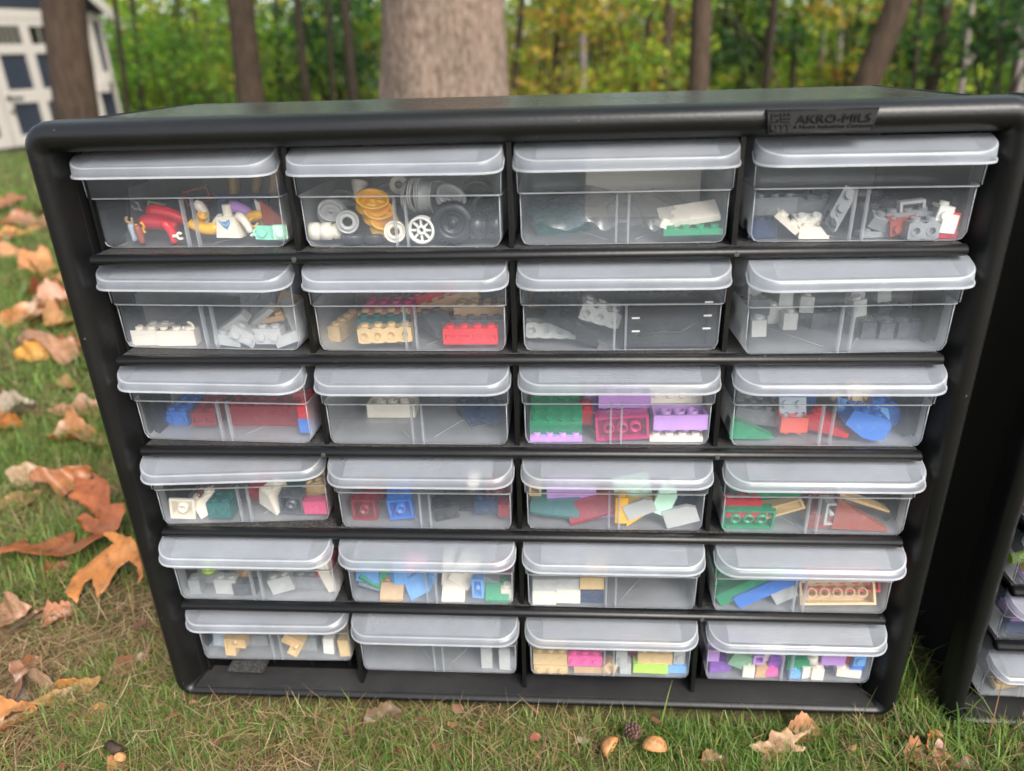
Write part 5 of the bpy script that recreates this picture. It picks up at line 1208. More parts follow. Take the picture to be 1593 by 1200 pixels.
def traced_leaf(uv, colr, lab, tilt=14, wave=.06, seed=1, dark=.8, z0=.008, roll=.10, veins=True, lift=.0035):
    """a leaf of real size: its outline on a tilted plane in the grass, filled, waved and curled, with a stem-to-tip rib tint"""
    g = np.random.default_rng(seed); vb = max(uv, key=lambda p: p[1]); A = atZ(vb[0], vb[1], z0); A = np.array([A[0], A[1], float(gz(A[0], A[1])) + z0 + .004]); tt = math.tan(R(tilt))
    def hit(u, v):
        d = ray(u, v); n_ = np.array([0, -tt, 1.0]); t = ((A - CAM) @ n_) / (d @ n_); return CAM + d * t
    W3 = np.array([hit(*p) for p in uv]); cen = W3.mean(0); xy = np.stack([W3[:, 0] - cen[0], (W3[:, 1] - cen[1]) / math.cos(R(tilt))], 1)
    pts = []
    for i in range(len(xy)):                                  # outline, subdivided with a little irregularity
        a, b_ = xy[i], xy[(i + 1) % len(xy)]; k = 5; nrm = np.array([-(b_ - a)[1], (b_ - a)[0]])
        for q in range(k):
            t = q / k; pts.append(a * (1 - t) + b_ * t + nrm * (0 if q == 0 else g.normal(0, .03)))
    pts = np.array(pts); size = float(np.linalg.norm(xy.max(0) - xy.min(0))); st = size / 38
    gx = [Vector((x + g.normal(0, st * .12), y + g.normal(0, st * .12))) for x in np.arange(xy[:, 0].min(), xy[:, 0].max(), st) for y in np.arange(xy[:, 1].min(), xy[:, 1].max(), st)]
    n = len(pts); vs, es, fs, *_ = delaunay_2d_cdt([Vector(p) for p in pts] + gx, [(i, (i + 1) % n) for i in range(n)], [], 1, 1e-7)
    V = np.array([(p.x, p.y) for p in vs]); c0 = V.mean(0); cov = np.cov((V - c0).T); ev, evec = np.linalg.eigh(cov); ax = evec[:, 1]; lng = (V - c0) @ ax; crs = (V - c0) @ evec[:, 0]
    hw = np.abs(crs).max() + 1e-6; ph = g.uniform(0, 6.28, 4)
    z = size * (wave * .5 * np.sin(lng / size * 7 + ph[0]) + wave * .45 * np.sin(crs / size * 11 + ph[1] + lng / size * 4) + roll * (np.abs(crs) / hw) ** 2.2 + wave * .2 * np.sin((lng + crs) / size * 19 + ph[2]))
    ct, s_t = math.cos(R(tilt)), math.sin(R(tilt)); P = np.stack([V[:, 0], V[:, 1] * ct - z * s_t, V[:, 1] * s_t + z * ct], 1)
    rib = np.exp(-(crs / (size * .011)) ** 2)
    if veins:
        sv = (lng - np.abs(crs) * .9) / size * 7; rib = np.maximum(rib, .55 * np.exp(-((sv - np.round(sv)) / .07) ** 2))
    col = np.array(colr) * (1 - (1 - dark) * rib[:, None]) * (1 + .12 * np.sin(lng / size * 5 + ph[3]))[:, None] * (1 + g.normal(0, .05, (len(V), 1)))
    spot = np.zeros(len(V))
    for q in range(14):
        cpt = V[g.integers(0, len(V))]; spot = np.maximum(spot, np.exp(-(((V - cpt) ** 2).sum(1)) / (size * g.uniform(.008, .03)) ** 2))
    col = col * (1 - .45 * spot[:, None])
    T = np.array([f for f in fs if len(f) == 3], dtype=np.int32)
    me = np_mesh('fallen_leaf', P, T, 'fallen_leaf', np.clip(col, .01, .95), smooth=True); bm_ = bmesh.new(); bm_.from_mesh(me); bmesh.ops.recalc_face_normals(bm_, faces=bm_.faces); bm_.to_mesh(me); bm_.free()
    o = link('fallen_leaf', me, None, tuple(cen)); tag(o, lab, 'leaf', LG)
    md = o.modifiers.new('thick', 'SOLIDIFY'); md.thickness = .0005
    base = (bpy.data.objects, )
    lo = float((P[:, 2] + cen[2] - gz(P[:, 0] + cen[0], P[:, 1] + cen[1])).min()); o.location.z += lift - lo
TR = [
 ([(0, 878), (0, 857), (32, 832), (43, 841), (86, 824), (106, 812), (110, 839), (130, 824), (138, 818), (121, 813), (110, 796), (126, 792), (149, 802), (130, 785), (109, 773), (118, 768), (115, 753), (119, 744), (149, 750), (150, 741), (173, 753), (173, 787), (195, 784), (198, 796), (184, 816), (173, 831), (150, 849), (130, 859), (93, 869), (32, 860), (13, 866), (4, 880)], (0.266, 0.077, 0.023), 'big glossy orange brown leaf with long pointed lobes', 24, .09, .2),
 ([(121, 943), (104, 928), (113, 904), (147, 874), (180, 851), (162, 835), (173, 831), (208, 841), (214, 850), (218, 870), (227, 904), (219, 914), (213, 885), (201, 873), (184, 885), (169, 909), (163, 917), (149, 931), (144, 902), (134, 909), (128, 926)], (0.361, 0.138, 0.033), 'amber forked leaf touching the cabinet side', 22, .04, .05),
 ([(143, 716), (128, 725), (113, 742), (89, 770), (80, 742), (52, 738), (48, 729), (63, 720), (87, 718), (104, 713), (130, 711)], (0.294, 0.115, 0.046), 'folded brown leaf propped beside a bleached one', 40, .16, .2),
 ([(6, 722), (39, 708), (61, 718), (48, 729), (53, 742), (37, 751), (17, 744)], (0.321, 0.212, 0.122), 'bleached cream leaf beside a folded brown one', 40, .08, .08),
 ([(0, 915), (12, 907), (47, 929), (35, 942), (10, 957), (0, 967), (-14, 960), (-12, 930)], (0.238, 0.125, 0.070), 'dusty pink leaf cut by the picture edge', 36, .10, .16),
 ([(37, 945), (50, 932), (85, 924), (90, 930), (75, 950), (55, 947)], (0.238, 0.120, 0.062), 'pinkish folded leaf beside the dusty pink one', 40, .10, .2),
 ([(15, 1025), (30, 1020), (43, 1040), (38, 1065), (20, 1090), (0, 1100), (0, 1082), (20, 1060)], (0.171, 0.083, 0.045), 'crumpled mauve brown leaf in the near lawn', 26, .14, .1),
 ([(30, 1027), (50, 1025), (75, 1040), (80, 1062), (70, 1075), (55, 1052)], (0.249, 0.152, 0.087), 'greyish pink strip of leaf beside the mauve one', 26, .06, .1),
 ([(67, 1050), (87, 1045), (120, 1040), (123, 1045), (95, 1065), (70, 1062)], (0.392, 0.166, 0.052), 'rolled orange leaf beside the greyish strip', 38, .10, .3),
 ([(1167, 1141), (1198, 1133), (1201, 1119), (1215, 1124), (1225, 1116), (1237, 1128), (1264, 1119), (1254, 1128), (1237, 1141), (1257, 1146), (1254, 1151), (1232, 1153), (1242, 1167), (1218, 1170), (1218, 1183), (1203, 1189), (1186, 1182), (1186, 1162), (1193, 1153), (1177, 1150)], (0.300, 0.171, 0.080), 'tan speckled oak leaf in the front grass', 22, .05, .05),
 ([(0, 503), (13, 484), (32, 469), (71, 460), (54, 475), (43, 488), (28, 497), (9, 506)], (0.349, 0.138, 0.042), 'long orange leaf lying alone aslant', 24, .08, .2),
 ([(22, 523), (50, 515), (71, 518), (95, 529), (110, 516), (119, 542), (117, 553), (102, 568), (93, 564), (76, 542), (61, 531), (39, 534), (28, 527)], (0.243, 0.125, 0.066), 'pinkish brown leaf behind the yellow one', 30, .12, .12),
 ([(13, 541), (39, 535), (61, 532), (76, 544), (78, 553), (50, 563), (35, 558), (19, 555)], (0.445, 0.205, 0.037), 'bright yellow leaf among brown ones', 30, .14, .08),
 ([(27, 417), (31, 395), (27, 384), (56, 388), (62, 379), (73, 382), (77, 397), (88, 413), (73, 424), (58, 419), (42, 415)], (0.378, 0.160, 0.064), 'orange lobed leaf in the far lawn', 36, .06, .08),
 ([(-20, 388), (4, 374), (27, 384), (30, 392), (10, 402), (-10, 398)], (0.392, 0.186, 0.087), 'pale orange leaf left of the lobed one', 30, .08, .1)]
for k_, (uv, colr, lab, tl, wv, rl) in enumerate(TR): traced_leaf(uv, colr, lab, tl, wv, 60 + k_, .7, .008, rl, lift=.014 if k_ < 2 else .0035)
LEAVES = [  # kind, u, v, size m, heading deg, tilt (rx, ry), curl, colour, label
    ('frag', 88, 946, .03, 40, (10, 0), (1, .4, 1), (0.315, 0.134, 0.072), 'small brown curl right of the pinkish leaves'),
    ('frag', 28, 770, .05, 80, (0, 0), (.4, .2, .6), (0.266, 0.154, 0.066), 'tan leaf scrap sunk in the grass'),
    ('frag', 82, 879, .032, 70, (25, 10), (.6, .3, 1), RB, 'small red brown scrap under the big orange leaf'),
    ('frag', 126, 884, .016, 30, (0, 0), (.6, .3, 1), (0.322, 0.102, 0.060), 'tiny reddish scrap near the amber leaf'),
    ('oak', 48, 350, .15, 10, (16, 8), (.5, .2, .5), (0.182, 0.096, 0.050), 'wide dusty pink leaf of the farther heap'),
    ('oak', 8, 322, .15, 60, (14, -8), (.5, .2, .5), (0.199, 0.083, 0.040), 'dull pink leaf at the top of the farther heap'),
    ('oak', 70, 330, .15, 130, (10, 10), (.6, .2, .5), (0.182, 0.080, 0.040), 'brownish pink leaf touching the cabinet in the heap'),
    ('frag', 30, 350, .10, 20, (26, 10), (.6, .3, 1), (0.202, 0.060, 0.008), 'dark amber leaf standing among pink ones'),
    ('long', 12, 362, .17, 20, (12, 0), (.6, .2, .6), (0.337, 0.155, 0.051), 'yellowish long leaf below the heap'),
    ('oak', 108, 540, .08, 80, (30, 14), (.9, .2, .8), (0.246, 0.078, 0.032), 'red brown leaf standing by the cabinet'),
    ('oak', 92, 456, .13, 200, (20, 0), (1.2, .2, .8), (0.190, 0.055, 0.024), 'dark red brown leaf near the cabinet edge'),
    ('frag', 88, 478, .10, 30, (10, 0), (1.0, .2, .8), (0.291, 0.120, 0.055), 'pale brown leaf under the dark red one'),
    ('frag', 66, 494, .10, 50, (0, 0), (.6, .2, .8), (0.182, 0.099, 0.043), 'tan sliver between grass tufts'),
    ('frag', 98, 503, .08, 70, (10, 10), (.8, .2, .8), (0.308, 0.152, 0.059), 'sandy leaf close to the cabinet side'),
    ('frag', 74, 436, .11, 130, (20, 0), (.9, .2, .8), (0.289, 0.125, 0.041), 'amber piece below the orange lobed leaf'),
    ('oak', 132, 636, .10, 20, (18, 10), (1.8, .2, .7), (0.215, 0.107, 0.057), 'pale pink curled leaf by the cabinet side'),
    ('frag', 125, 655, .045, 120, (20, 0), (.8, .3, .7), (0.190, 0.123, 0.069), 'greyish leaf under the pale pink curl'),
    ('frag', 12, 642, .075, 70, (14, 0), (1.0, .3, 1), GY, 'grey withered leaf at the edge'),
    ('frag', 2, 662, .05, 20, (14, 0), (1.0, .3, 1), (0.298, 0.089, 0.009), 'orange scrap by the grey withered leaf'),
    ('frag', 110, 672, .06, 10, (10, 0), (1.0, .3, 1), (0.269, 0.115, 0.040), 'golden brown crumpled leaf below the grey one'),
    ('oak', 143, 686, .075, 130, (22, 10), (.7, .3, 1), (0.232, 0.120, 0.055), 'light tan leaf tilted on the grass'),
    ('frag', 95, 597, .045, 0, (4, 0), (.6, .3, .6), (0.240, 0.126, 0.052), 'thin beige leaf flat on the grass'),
    ('long', 100, 1064, .05, 30, (30, 0), (1.0, .8, .6), (0.321, 0.184, 0.072), 'thin curved tan leaf under the rolled orange one'),
    ('frag', 18, 1086, .03, 40, (10, 0), (1.0, .3, 1), (0.088, 0.060, 0.040), 'grey bark like scrap at the near edge'),
    ('frag', 12, 1103, .032, 40, (20, 0), (1.0, .3, 1), (0.373, 0.158, 0.053), 'orange scrap below the grey bark piece'),
    ('frag', 144, 1092, .022, 0, (14, 0), (1.4, .3, 1), (0.397, 0.184, 0.058), 'small orange cup shaped scrap alone'),
    ('frag', 196, 1022, .030, 60, (24, 8), (1.6, .5, 1.2), (.16, .075, .045), 'crumpled dark brown leaf left of the cabinet foot'),
    ('frag', 36, 1017, .018, 70, (40, 0), (1.4, .3, 1), (0.308, 0.115, 0.042), 'tiny brown curl above the mauve leaf'),
    ('frag', 181, 1178, .020, 80, (14, 0), (1.0, .3, 1), (0.361, 0.174, 0.077), 'small tan scrap beside a dark twig'),
    ('frag', 590, 1104, .030, 30, (24, 0), (.7, .3, 1), (0.109, 0.065, 0.036), 'grey brown scrap in front of the cabinet foot'),
    ('frag', 1250, 1122, .026, 15, (20, 0), (.9, .3, 1), (0.349, 0.169, 0.086), 'small tan lobe behind the speckled leaf'),
    ('frag', 1458, 1146, .026, 60, (24, 0), (.8, .3, 1), (0.385, 0.128, 0.042), 'orange scrap in front of the cabinet gap'),
    ('frag', 1445, 1172, .034, 10, (4, 0), (.6, .3, 1), (0.231, 0.096, 0.042), 'brown scrap lying below the orange one'),
    ('oak', 1500, 1190, .06, 170, (10, 0), (.9, .3, 1), (0.238, 0.096, 0.060), 'reddish brown leaf at the lower edge'),
    ('frag', 1112, 1172, .02, 10, (4, 0), (.6, .3, 1), (0.186, 0.102, 0.043), 'brown scrap half buried in front grass')]
for kind, u, v, size, hd, tl, cu, colr, lab in LEAVES:
    P = atZ(u, v, .010)
    if P[1] > 2.6:
        for _ in range(6): P = atZ(u, v, float(gz(P[0], P[1])) + .02)
    base = float(gz(P[0], P[1])) + .006
    o = link('fallen_leaf', leaf_mesh(kind, size, cu, int(u * 7 + v), colr), None, (P[0], P[1], base), (R(tl[0]), R(tl[1]), R(hd)))
    lo = min((Euler(o.rotation_euler).to_matrix() @ q.co).z for q in o.data.vertices); o.location.z = base - lo - .003
    tag(o, lab, 'leaf', LG)
# acorn bits and a cone-shaped lump for loose dark debris in the near grass
def shell(u, v, r, rot, lab, colr='acorn_shell'):
    b = MB(); n = 16
    b.lathe([(1e-5, -.62), (.45, -.55), (.8, -.3), (.98, .05), (1.0, .3), (.92, .32), (.86, .05), (.66, -.25), (.3, -.42), (1e-5, -.45)], 'z', n)
    b.v = [(x * r, y * r * .8, z * r) for x, y, z in b.v]; P = atZ(u, v, .010)
    tag(b.build('acorn_shell', [colr], None, (P[0], P[1], .008), [R(a) for a in rot]), lab, 'acorn shell', 'nut shells in the front grass')
shell(1019, 1155, .0088, (150, 20, 20), 'smooth orange brown nut shell in the front grass')
shell(948, 1157, .0080, (100, 10, 60), 'tan half shell on edge left of the smooth one')
shell(186, 1174, .0042, (160, 20, 0), 'small tan acorn half at the bottom edge')
def cone(u, v, r, lab):
    b = MB(); P = atZ(u, v, .010); k = 0
    for ring in range(7):
        t = ring / 6; rr = r * (.35 + .65 * sin(pi * (.2 + .7 * t)))
        for q in range(8):
            a = 2 * pi * (q + .5 * (ring % 2)) / 8; b.obox((rr * cos(a), rr * sin(a), (t - .5) * 2.2 * r), r * .55, r * .34, r * .16, (0, -R(50 - 60 * t), a))
    b.lathe([(1e-5, -1.1 * r), (r * .6, -.7 * r), (r * .7, 0), (r * .5, .8 * r), (1e-5, 1.1 * r)], 'z', 10)
    tag(b.build('debris_lump', ['acorn_brown'], None, (P[0], P[1], .009), (R(80), R(20), R(40))), lab, 'plant debris')
solid('acorn_brown', (.10, .055, .04), .7, .35, bump=.3, nscale=300)
cone(985, 1135, .0044, 'dark broken debris between the two nut shells')
def twig(pts, r, lab):
    b = MB(); b.tube(pts, [r, r * 1.1, r * .8, r * .5][:len(pts)], 7); tag(b.build('twig', ['brown_bark']), lab, 'twig')
Q = [atZ(u, v, .012) for u, v in ((10, 985), (30, 972), (48, 962), (66, 950))]; twig([tuple(q) for q in Q], .0016, 'thin grey twig under the pinkish leaves')
Q = [atZ(u, v, .008) for u, v in ((168, 1158), (180, 1166), (190, 1168))]; twig([tuple(q) for q in Q], .003, 'short dark twig at the bottom edge')
def litter():
    n = 620; V, F, Cc = [], [], []
    for i in range(n):
        z_ = rng.random()
        if z_ < .30: x, y = rng.uniform(-.6, .6), rng.uniform(-.2, -.01)
        elif z_ < .55: x, y = rng.uniform(-1.2, -.27), rng.uniform(-.1, 1.3)
        else: x, y = rng.uniform(-9, -.6), rng.uniform(1.2, 9)
        if bool(inside_cab(np.array(x), np.array(y))): continue
        s = rng.uniform(.002, .0055) * (1 if y < .5 else 2.2 if y < 1.3 else 6); a = rng.uniform(0, 6.28); zz = float(gz(x, y)) + rng.uniform(.003, .012) * (1 if y < 1 else 2.0)
        k = len(V); c_ = np.array([RB, TN, PK, BR, TN, BR, GY][rng.integers(0, 7)]) * rng.uniform(.7, 1.1)
        for q in range(6):
            t = a + q * pi / 3; r_ = s * rng.uniform(.5, 1.1); V.append((x + r_ * cos(t) * 1.3, y + r_ * sin(t), zz + rng.normal(0, s * .25))); Cc.append(c_)
        F += [(k, k + 1, k + 2), (k, k + 2, k + 3), (k, k + 3, k + 4), (k, k + 4, k + 5)]
    tag(link('leaf_litter', np_mesh('leaf_litter', np.array(V), np.array(F), 'fallen_leaf', np.array(Cc))), kind='stuff')
litter()

# ------------------------------------------------------------------ trees
def leaf_cloud(cent, per, spread, size, pal, seed, flat=.7):
    g = np.random.default_rng(seed); n = len(cent) * per
    c = np.repeat(cent, per, 0) + g.normal(0, 1, (n, 3)) * np.array([spread, spread, spread * flat])
    a = g.normal(0, 1, (n, 3)); a /= np.linalg.norm(a, axis=1)[:, None]; b = np.cross(a, g.normal(0, 1, (n, 3))); b /= np.linalg.norm(b, axis=1)[:, None]
    s = size * g.uniform(.6, 1.25, (n, 1))
    V = np.stack([c - a * s * .6, c + b * s * .32, c + a * s * .6, c - b * s * .32], 1).reshape(-1, 3)
    F = np.arange(n * 4).reshape(n, 4); k = g.integers(0, len(pal), len(cent)); k = np.repeat(k, per); mixr = g.random(n) < .3
    k = np.where(mixr, g.integers(0, len(pal), n), k); col = np.array(pal)[k] * (1 + g.normal(0, .16, (n, 1))) * np.repeat(g.uniform(.65, 1.4, len(cent)), per)[:, None]
    return V, F, np.repeat(np.clip(col, .01, .9), 4, 0)
PG = [(0.132, 0.277, 0.027), (0.186, 0.343, 0.037), (0.099, 0.211, 0.032), (0.225, 0.384, 0.046), (0.159, 0.277, 0.066)]
PY = [(0.258, 0.393, 0.036), (0.369, 0.456, 0.049), (0.184, 0.308, 0.036), (0.492, 0.504, 0.061), (0.160, 0.283, 0.049)]
PO = [(0.347, 0.347, 0.040), (0.470, 0.368, 0.051), (0.224, 0.296, 0.031), (0.510, 0.408, 0.082), (0.143, 0.224, 0.031), (0.388, 0.224, 0.051)]
PD = [(.03, .085, .02), (.045, .10, .03), (.025, .065, .02), (.06, .13, .03)]
def trunk_mesh(path, radii, seed, n=22, rough=.05, flare=0, limbs=()):
    """bark skin along a path, with uneven girth and root flare, and tapering limbs"""
    g = np.random.default_rng(seed); b = MB(); P = [Vector(p) for p in path]; m = 26 if n < 40 else 90; L = []
    ph = g.uniform(0, 6.28, 8)
    for i in range(m):
        t = i / (m - 1) * (len(P) - 1); k = min(int(t), len(P) - 2); f = t - k; p = P[k].lerp(P[k + 1], f); r = radii[k] * (1 - f) + radii[k + 1] * f; ring = []
        hgt = (p - P[0]).length
        for j in range(n):
            a = 2 * pi * j / n; q = 1 + rough * (sin(3 * a + ph[0] + hgt * .9) * .5 + sin(5 * a + ph[1] - hgt * 1.7) * .4 + .35 * sin(11 * a + ph[2] + 2 * sin(hgt * 3 + ph[3])))
            if n > 40: q += .012 * sin(31 * a + 3 * sin(hgt * 7 + a * 2)) + .010 * sin(47 * a + 4 * sin(hgt * 5 + ph[4])) + g.normal(0, .004)
            if flare: q += flare * math.exp(-hgt / .32) * (.7 + .5 * cos(5 * a + ph[5]))
            ring.append((p.x + r * q * cos(a), p.y + r * q * sin(a), p.z))
        L.append(ring)
    b.loops(L, True, 0, True, True, True)
    for pts, rr in limbs: b.tube(pts, rr, 7)
    return b
TG = 'trees standing in the wood behind the cabinet'
CROWN = {}
def crown_mesh(key, seed, rad, h, n, per, size, pal):
    if key not in CROWN:
        g = np.random.default_rng(seed); d = g.normal(0, 1, (n, 3)); d /= np.linalg.norm(d, axis=1)[:, None]
        r_ = g.uniform(.35, 1, (n, 1)) ** .6; c = d * r_ * np.array([rad, rad, h])
        V, F, cc = leaf_cloud(c, per, rad * .13, size, pal, seed + 1); CROWN[key] = np_mesh('crown', V, F, 'tree_leaf', cc)
    return CROWN[key]
def tree(name, label, cat, u0, u1, wpx, Y, matn, seed, top=11.0, rough=.05, n=22, flare=.25, v0=0, v1=140, crown=('a', 11, 1.9, 1.5, 70, 16, .13, PG), fork=None, limbs=True, bend=0):
    A, Bm = atY(u0, v0, Y), atY(u1, v1, Y); d = (A - Bm) / (A[2] - Bm[2]); g = np.random.default_rng(seed)
    z0 = float(gz(Bm[0], Y)) - .15; base = Bm + d * (z0 - Bm[2]); dist = float((A - CAM) @ -RM[:, 2]); r = wpx / FPX * dist / 2 * .93
    path = [base]; rad_ = [r * 1.12]; zz = z0
    for k, zt in enumerate((.6, 1.4, 2.6, 4.0, 5.6, top)):
        q = Bm + d * (zt - Bm[2]) if zt < 1.6 else path[-1] + np.array([d[0] * .6 + g.normal(0, .05) + bend, d[1] * .6 + g.normal(0, .05), 1]) * (zt - path[-1][2])
        path.append(q); rad_.append(r * (1.02, .97, .86, .7, .5, .25)[k])
    loc = Vector(base); rel = [Vector(p) - loc for p in path]; lm = []
    if limbs:
        for k in range(7):
            t = rel[3].lerp(rel[6], k / 7 * .9); a = g.uniform(0, 6.28); l = g.uniform(.9, 1.9) * (top / 8)
            lm.append(([t, t + Vector((cos(a) * l * .5, sin(a) * l * .5, l * .35)), t + Vector((cos(a) * l, sin(a) * l, l * .6))], [r * .35, r * .2, r * .07]))
    if fork:
        for (fu, fv, gu, gv, fr) in fork:
            p, q = Vector(atY(fu, fv, Y)) - loc, Vector(atY(gu, gv, Y)) - loc; mid = p.lerp(q, .5) + Vector((0, .05, .03)); lm.append(([p, mid, q], [fr, fr * .8, fr * .55]))
    root = bpy.data.objects.new(name, None); COL.objects.link(root); root.location = loc; tag(root, label, cat, TG)
    trunk_mesh(rel, rad_, seed, n, rough, flare, lm).build('trunk', [matn], root, fix=False)
    if crown:
        o = link('crown', crown_mesh(*crown), root, rel[5], (0, 0, g.uniform(0, 6.28)))
    return root
CA, CB, CC_ = ('a', 11, 1.9, 1.5, 40, 10, .14, PG), ('b', 12, 1.8, 1.7, 40, 10, .14, PY), ('c', 13, 1.7, 1.4, 36, 10, .14, PO)
tree('broad_tree', 'massive pale barked trunk rising straight behind the cabinet', 'tree', 689, 694, 196, 3.6, 'pale_bark', 3, 9, .025, 150, .42, 0, 150, ('big', 21, 3.8, 1.6, 190, 24, .15, PG), None, True)
tree('shade_tree', 'thick brown trunk standing in front of the blue shed', 'tree', 97, 118, 66, 5.2, 'brown_bark', 4, 8, .05, 40, .10, 0, 170, CA)
for a in (('reddish brown trunk between the shed and the pale trunk', 374, 388, 44, 8.6, 'brown_bark', CB), ('slim dark trunk, first right of the reddish brown one', 461, 476, 13, 10, 'dark_bark', CA), ('very thin dark trunk in the middle of three slim ones', 511, 517, 8, 12, 'dark_bark', CC_),
          ('slim dark trunk closest to the pale trunk on its left', 535, 549, 16, 10, 'dark_bark', CA), ('thin trunk just right of the pale trunk', 813, 799, 11, 12, 'dark_bark', CB), ('lone grey trunk among yellow leaves', 906, 907, 13, 13, 'grey_bark', CC_),
          ('slender trunk close beside a thicker grey brown one', 1043, 1032, 17, 10, 'brown_bark', CB), ('straight grey brown trunk right of the slender one', 1092, 1086, 33, 8, 'brown_bark', CA)):
    tree('woodland_tree', a[0], 'tree', a[1], a[2], a[3], a[4], a[5], int(a[1]), 8, .05, 18, .15, 0, 140, a[6])
tree('woodland_tree', 'thin crooked trunk with a low side branch', 'tree', 1205, 1190, 14, 11, 'dark_bark', 77, 7, .08, 16, .1, 0, 140, CB, [(1197, 92, 1138, 30, .028), (1196, 100, 1212, 140, .03), (1138, 30, 1095, 8, .015)])
tree('woodland_tree', 'stout dark trunk leaning strongly to one side', 'tree', 1398, 1345, 44, 8, 'brown_bark', 78, 7, .05, 22, .15, 0, 135, CA)
tree('woodland_tree', 'brown trunk leaning slightly beside the stout leaning one', 'tree', 1474, 1449, 21, 9, 'brown_bark', 79, 7.5, .05, 18, .12, 0, 138, CB)
tree('woodland_tree', 'thin forked sapling trunk near the picture corner', 'tree', 1512, 1494, 10, 10, 'grey_bark', 80, 5, .08, 14, .1, 0, 145, CC_, [(1496, 112, 1542, 62, .03), (1542, 62, 1578, 30, .018)])
tree('woodland_tree', 'grey trunk cut by the picture edge', 'tree', 1586, 1583, 17, 11, 'grey_bark', 81, 7, .06, 16, .1, 0, 140, CA)
for i, (u0, u1, wp, Y, mt, lab) in enumerate(((178, 195, 8, 10, 'dark_bark', 'thin dark trunk rising beside the shed roof'), (275, 288, 7, 14, 'dark_bark', 'faint thin trunk deep in the wood left of the reddish one'), (302, 312, 10, 16, 'brown_bark', 'faint brown trunk deep in the wood'),
        (1282, 1276, 12, 15, 'grey_bark', 'faint grey trunk between crooked and leaning trunks'), (1310, 1302, 9, 16, 'grey_bark', 'fainter grey trunk close to the leaning trunk'), (630 - 25, 610, 9, 15, 'dark_bark', 'dark trunk partly hidden behind the pale trunk'),
        (845, 842, 7, 18, 'dark_bark', 'dim distant trunk between thin and grey trunks'), (1420, 1412, 8, 17, 'brown_bark', 'dim distant trunk behind the two leaning ones'), (985, 980, 7, 18, 'brown_bark', 'dim distant trunk among yellow leaves'), (232, 242, 7, 17, 'brown_bark', 'dim distant trunk between shed and reddish trunk'),
        (868, 866, 8, 14, 'dark_bark', 'black thin trunk left of the lone grey trunk'), (955, 953, 6, 16, 'dark_bark', 'black thin trunk right of the lone grey trunk'), (1010, 1004, 9, 13, 'dark_bark', 'dark trunk left of the slender brown trunk'), (1130, 1125, 8, 14, 'dark_bark', 'dark trunk right of the straight grey brown trunk'),
        (1162, 1153, 7, 17, 'dark_bark', 'very thin dark trunk behind the crooked tree'), (1240, 1232, 10, 14, 'dark_bark', 'dark trunk right of the crooked tree'), (1338, 1318, 9, 15, 'dark_bark', 'dark trunk hidden partly by the stout leaning one'), (1432, 1420, 9, 13, 'dark_bark', 'dark trunk between the two leaning trunks'),
        (1528, 1520, 10, 14, 'dark_bark', 'dark trunk behind the forked sapling'), (1556, 1548, 8, 16, 'brown_bark', 'brown trunk left of the grey edge trunk'), (430, 437, 8, 15, 'dark_bark', 'dark trunk right of the reddish brown trunk'), (338, 346, 7, 16, 'dark_bark', 'dark trunk left of the reddish brown trunk'), (205, 219, 8, 13, 'dark_bark', 'dark trunk right of the shed roof'))):
    tree('woodland_tree', lab, 'tree', u0, u1, wp, Y, mt, 200 + i, 7, .06, 12, .05, 0, 140, (CA, CB, CC_)[i % 3])

# understory: young trees and shrubs, each with stems and its own leaves
def sapling_meshes(seed, pal, h, rad, n, per, size):
    g = np.random.default_rng(seed); b = MB(); cent = []
    for s in range(3):
        a = g.uniform(0, 6.28); p = Vector((g.normal(0, .05), g.normal(0, .05), 0)); top = Vector((cos(a) * rad * .4, sin(a) * rad * .4, h * g.uniform(.75, 1))); mid = p.lerp(top, .5) + Vector((g.normal(0, .06), g.normal(0, .06), 0))
        b.tube([p, mid, top], [.022, .015, .005], 6)
        for k in range(7):
            t = g.uniform(.12, 1); q = p.lerp(mid, t * 2) if t < .5 else mid.lerp(top, t * 2 - 1); a2 = g.uniform(0, 6.28); l = rad * g.uniform(.5, 1.0); e = q + Vector((cos(a2) * l, sin(a2) * l, g.uniform(-.05, .22)))
            b.tube([q, q.lerp(e, .5) + Vector((0, 0, .06)), e], [.008, .005, .002], 5)
            for z_ in np.linspace(.3, 1.05, max(2, n // 21)): cent.append(q.lerp(e, z_))
    V, F, c = leaf_cloud(np.array(cent), per, .12 * rad / .8, size, pal, seed + 5, .6)
    return b.mesh('trunk', ['dark_bark'], False), np_mesh('crown', V, F, 'tree_leaf', c)
SAP = [sapling_meshes(31, PG, 2.6, 1.0, 63, 12, .11), sapling_meshes(32, PY, 2.4, 1.05, 63, 12, .11), sapling_meshes(33, PO, 2.2, .95, 63, 12, .10), sapling_meshes(34, PD, 2.6, .95, 63, 12, .12)]
SKIND = ['green young tree', 'yellow green young tree', 'orange and yellow young tree', 'dark green young tree']; SAPL = []
SLAB_ = ['young tree with plain green leaves in the wood behind the cabinet', 'young tree with yellow green leaves in the wood behind the cabinet', 'young tree with yellow and orange autumn leaves in the wood', 'young tree with dark green leaves in the wood behind the cabinet']
def sapling(u, Y, k, sc_=1.0, rz=None, dz=0):
    P = atY(u, 120, Y); z = float(gz(P[0], Y)) - .05 + dz
    r = bpy.data.objects.new('young_tree', None); COL.objects.link(r); r.location = (P[0], Y, z); r.rotation_euler = (0, 0, rng.uniform(0, 6.28)); r.scale = (sc_,) * 3
    tag(r, None, 'tree', 'young trees filling the wood'); SAPL.append((r, k, u, Y)); link('trunk', SAP[k][0], r); link('crown', SAP[k][1], r)
srng = np.random.default_rng(55)
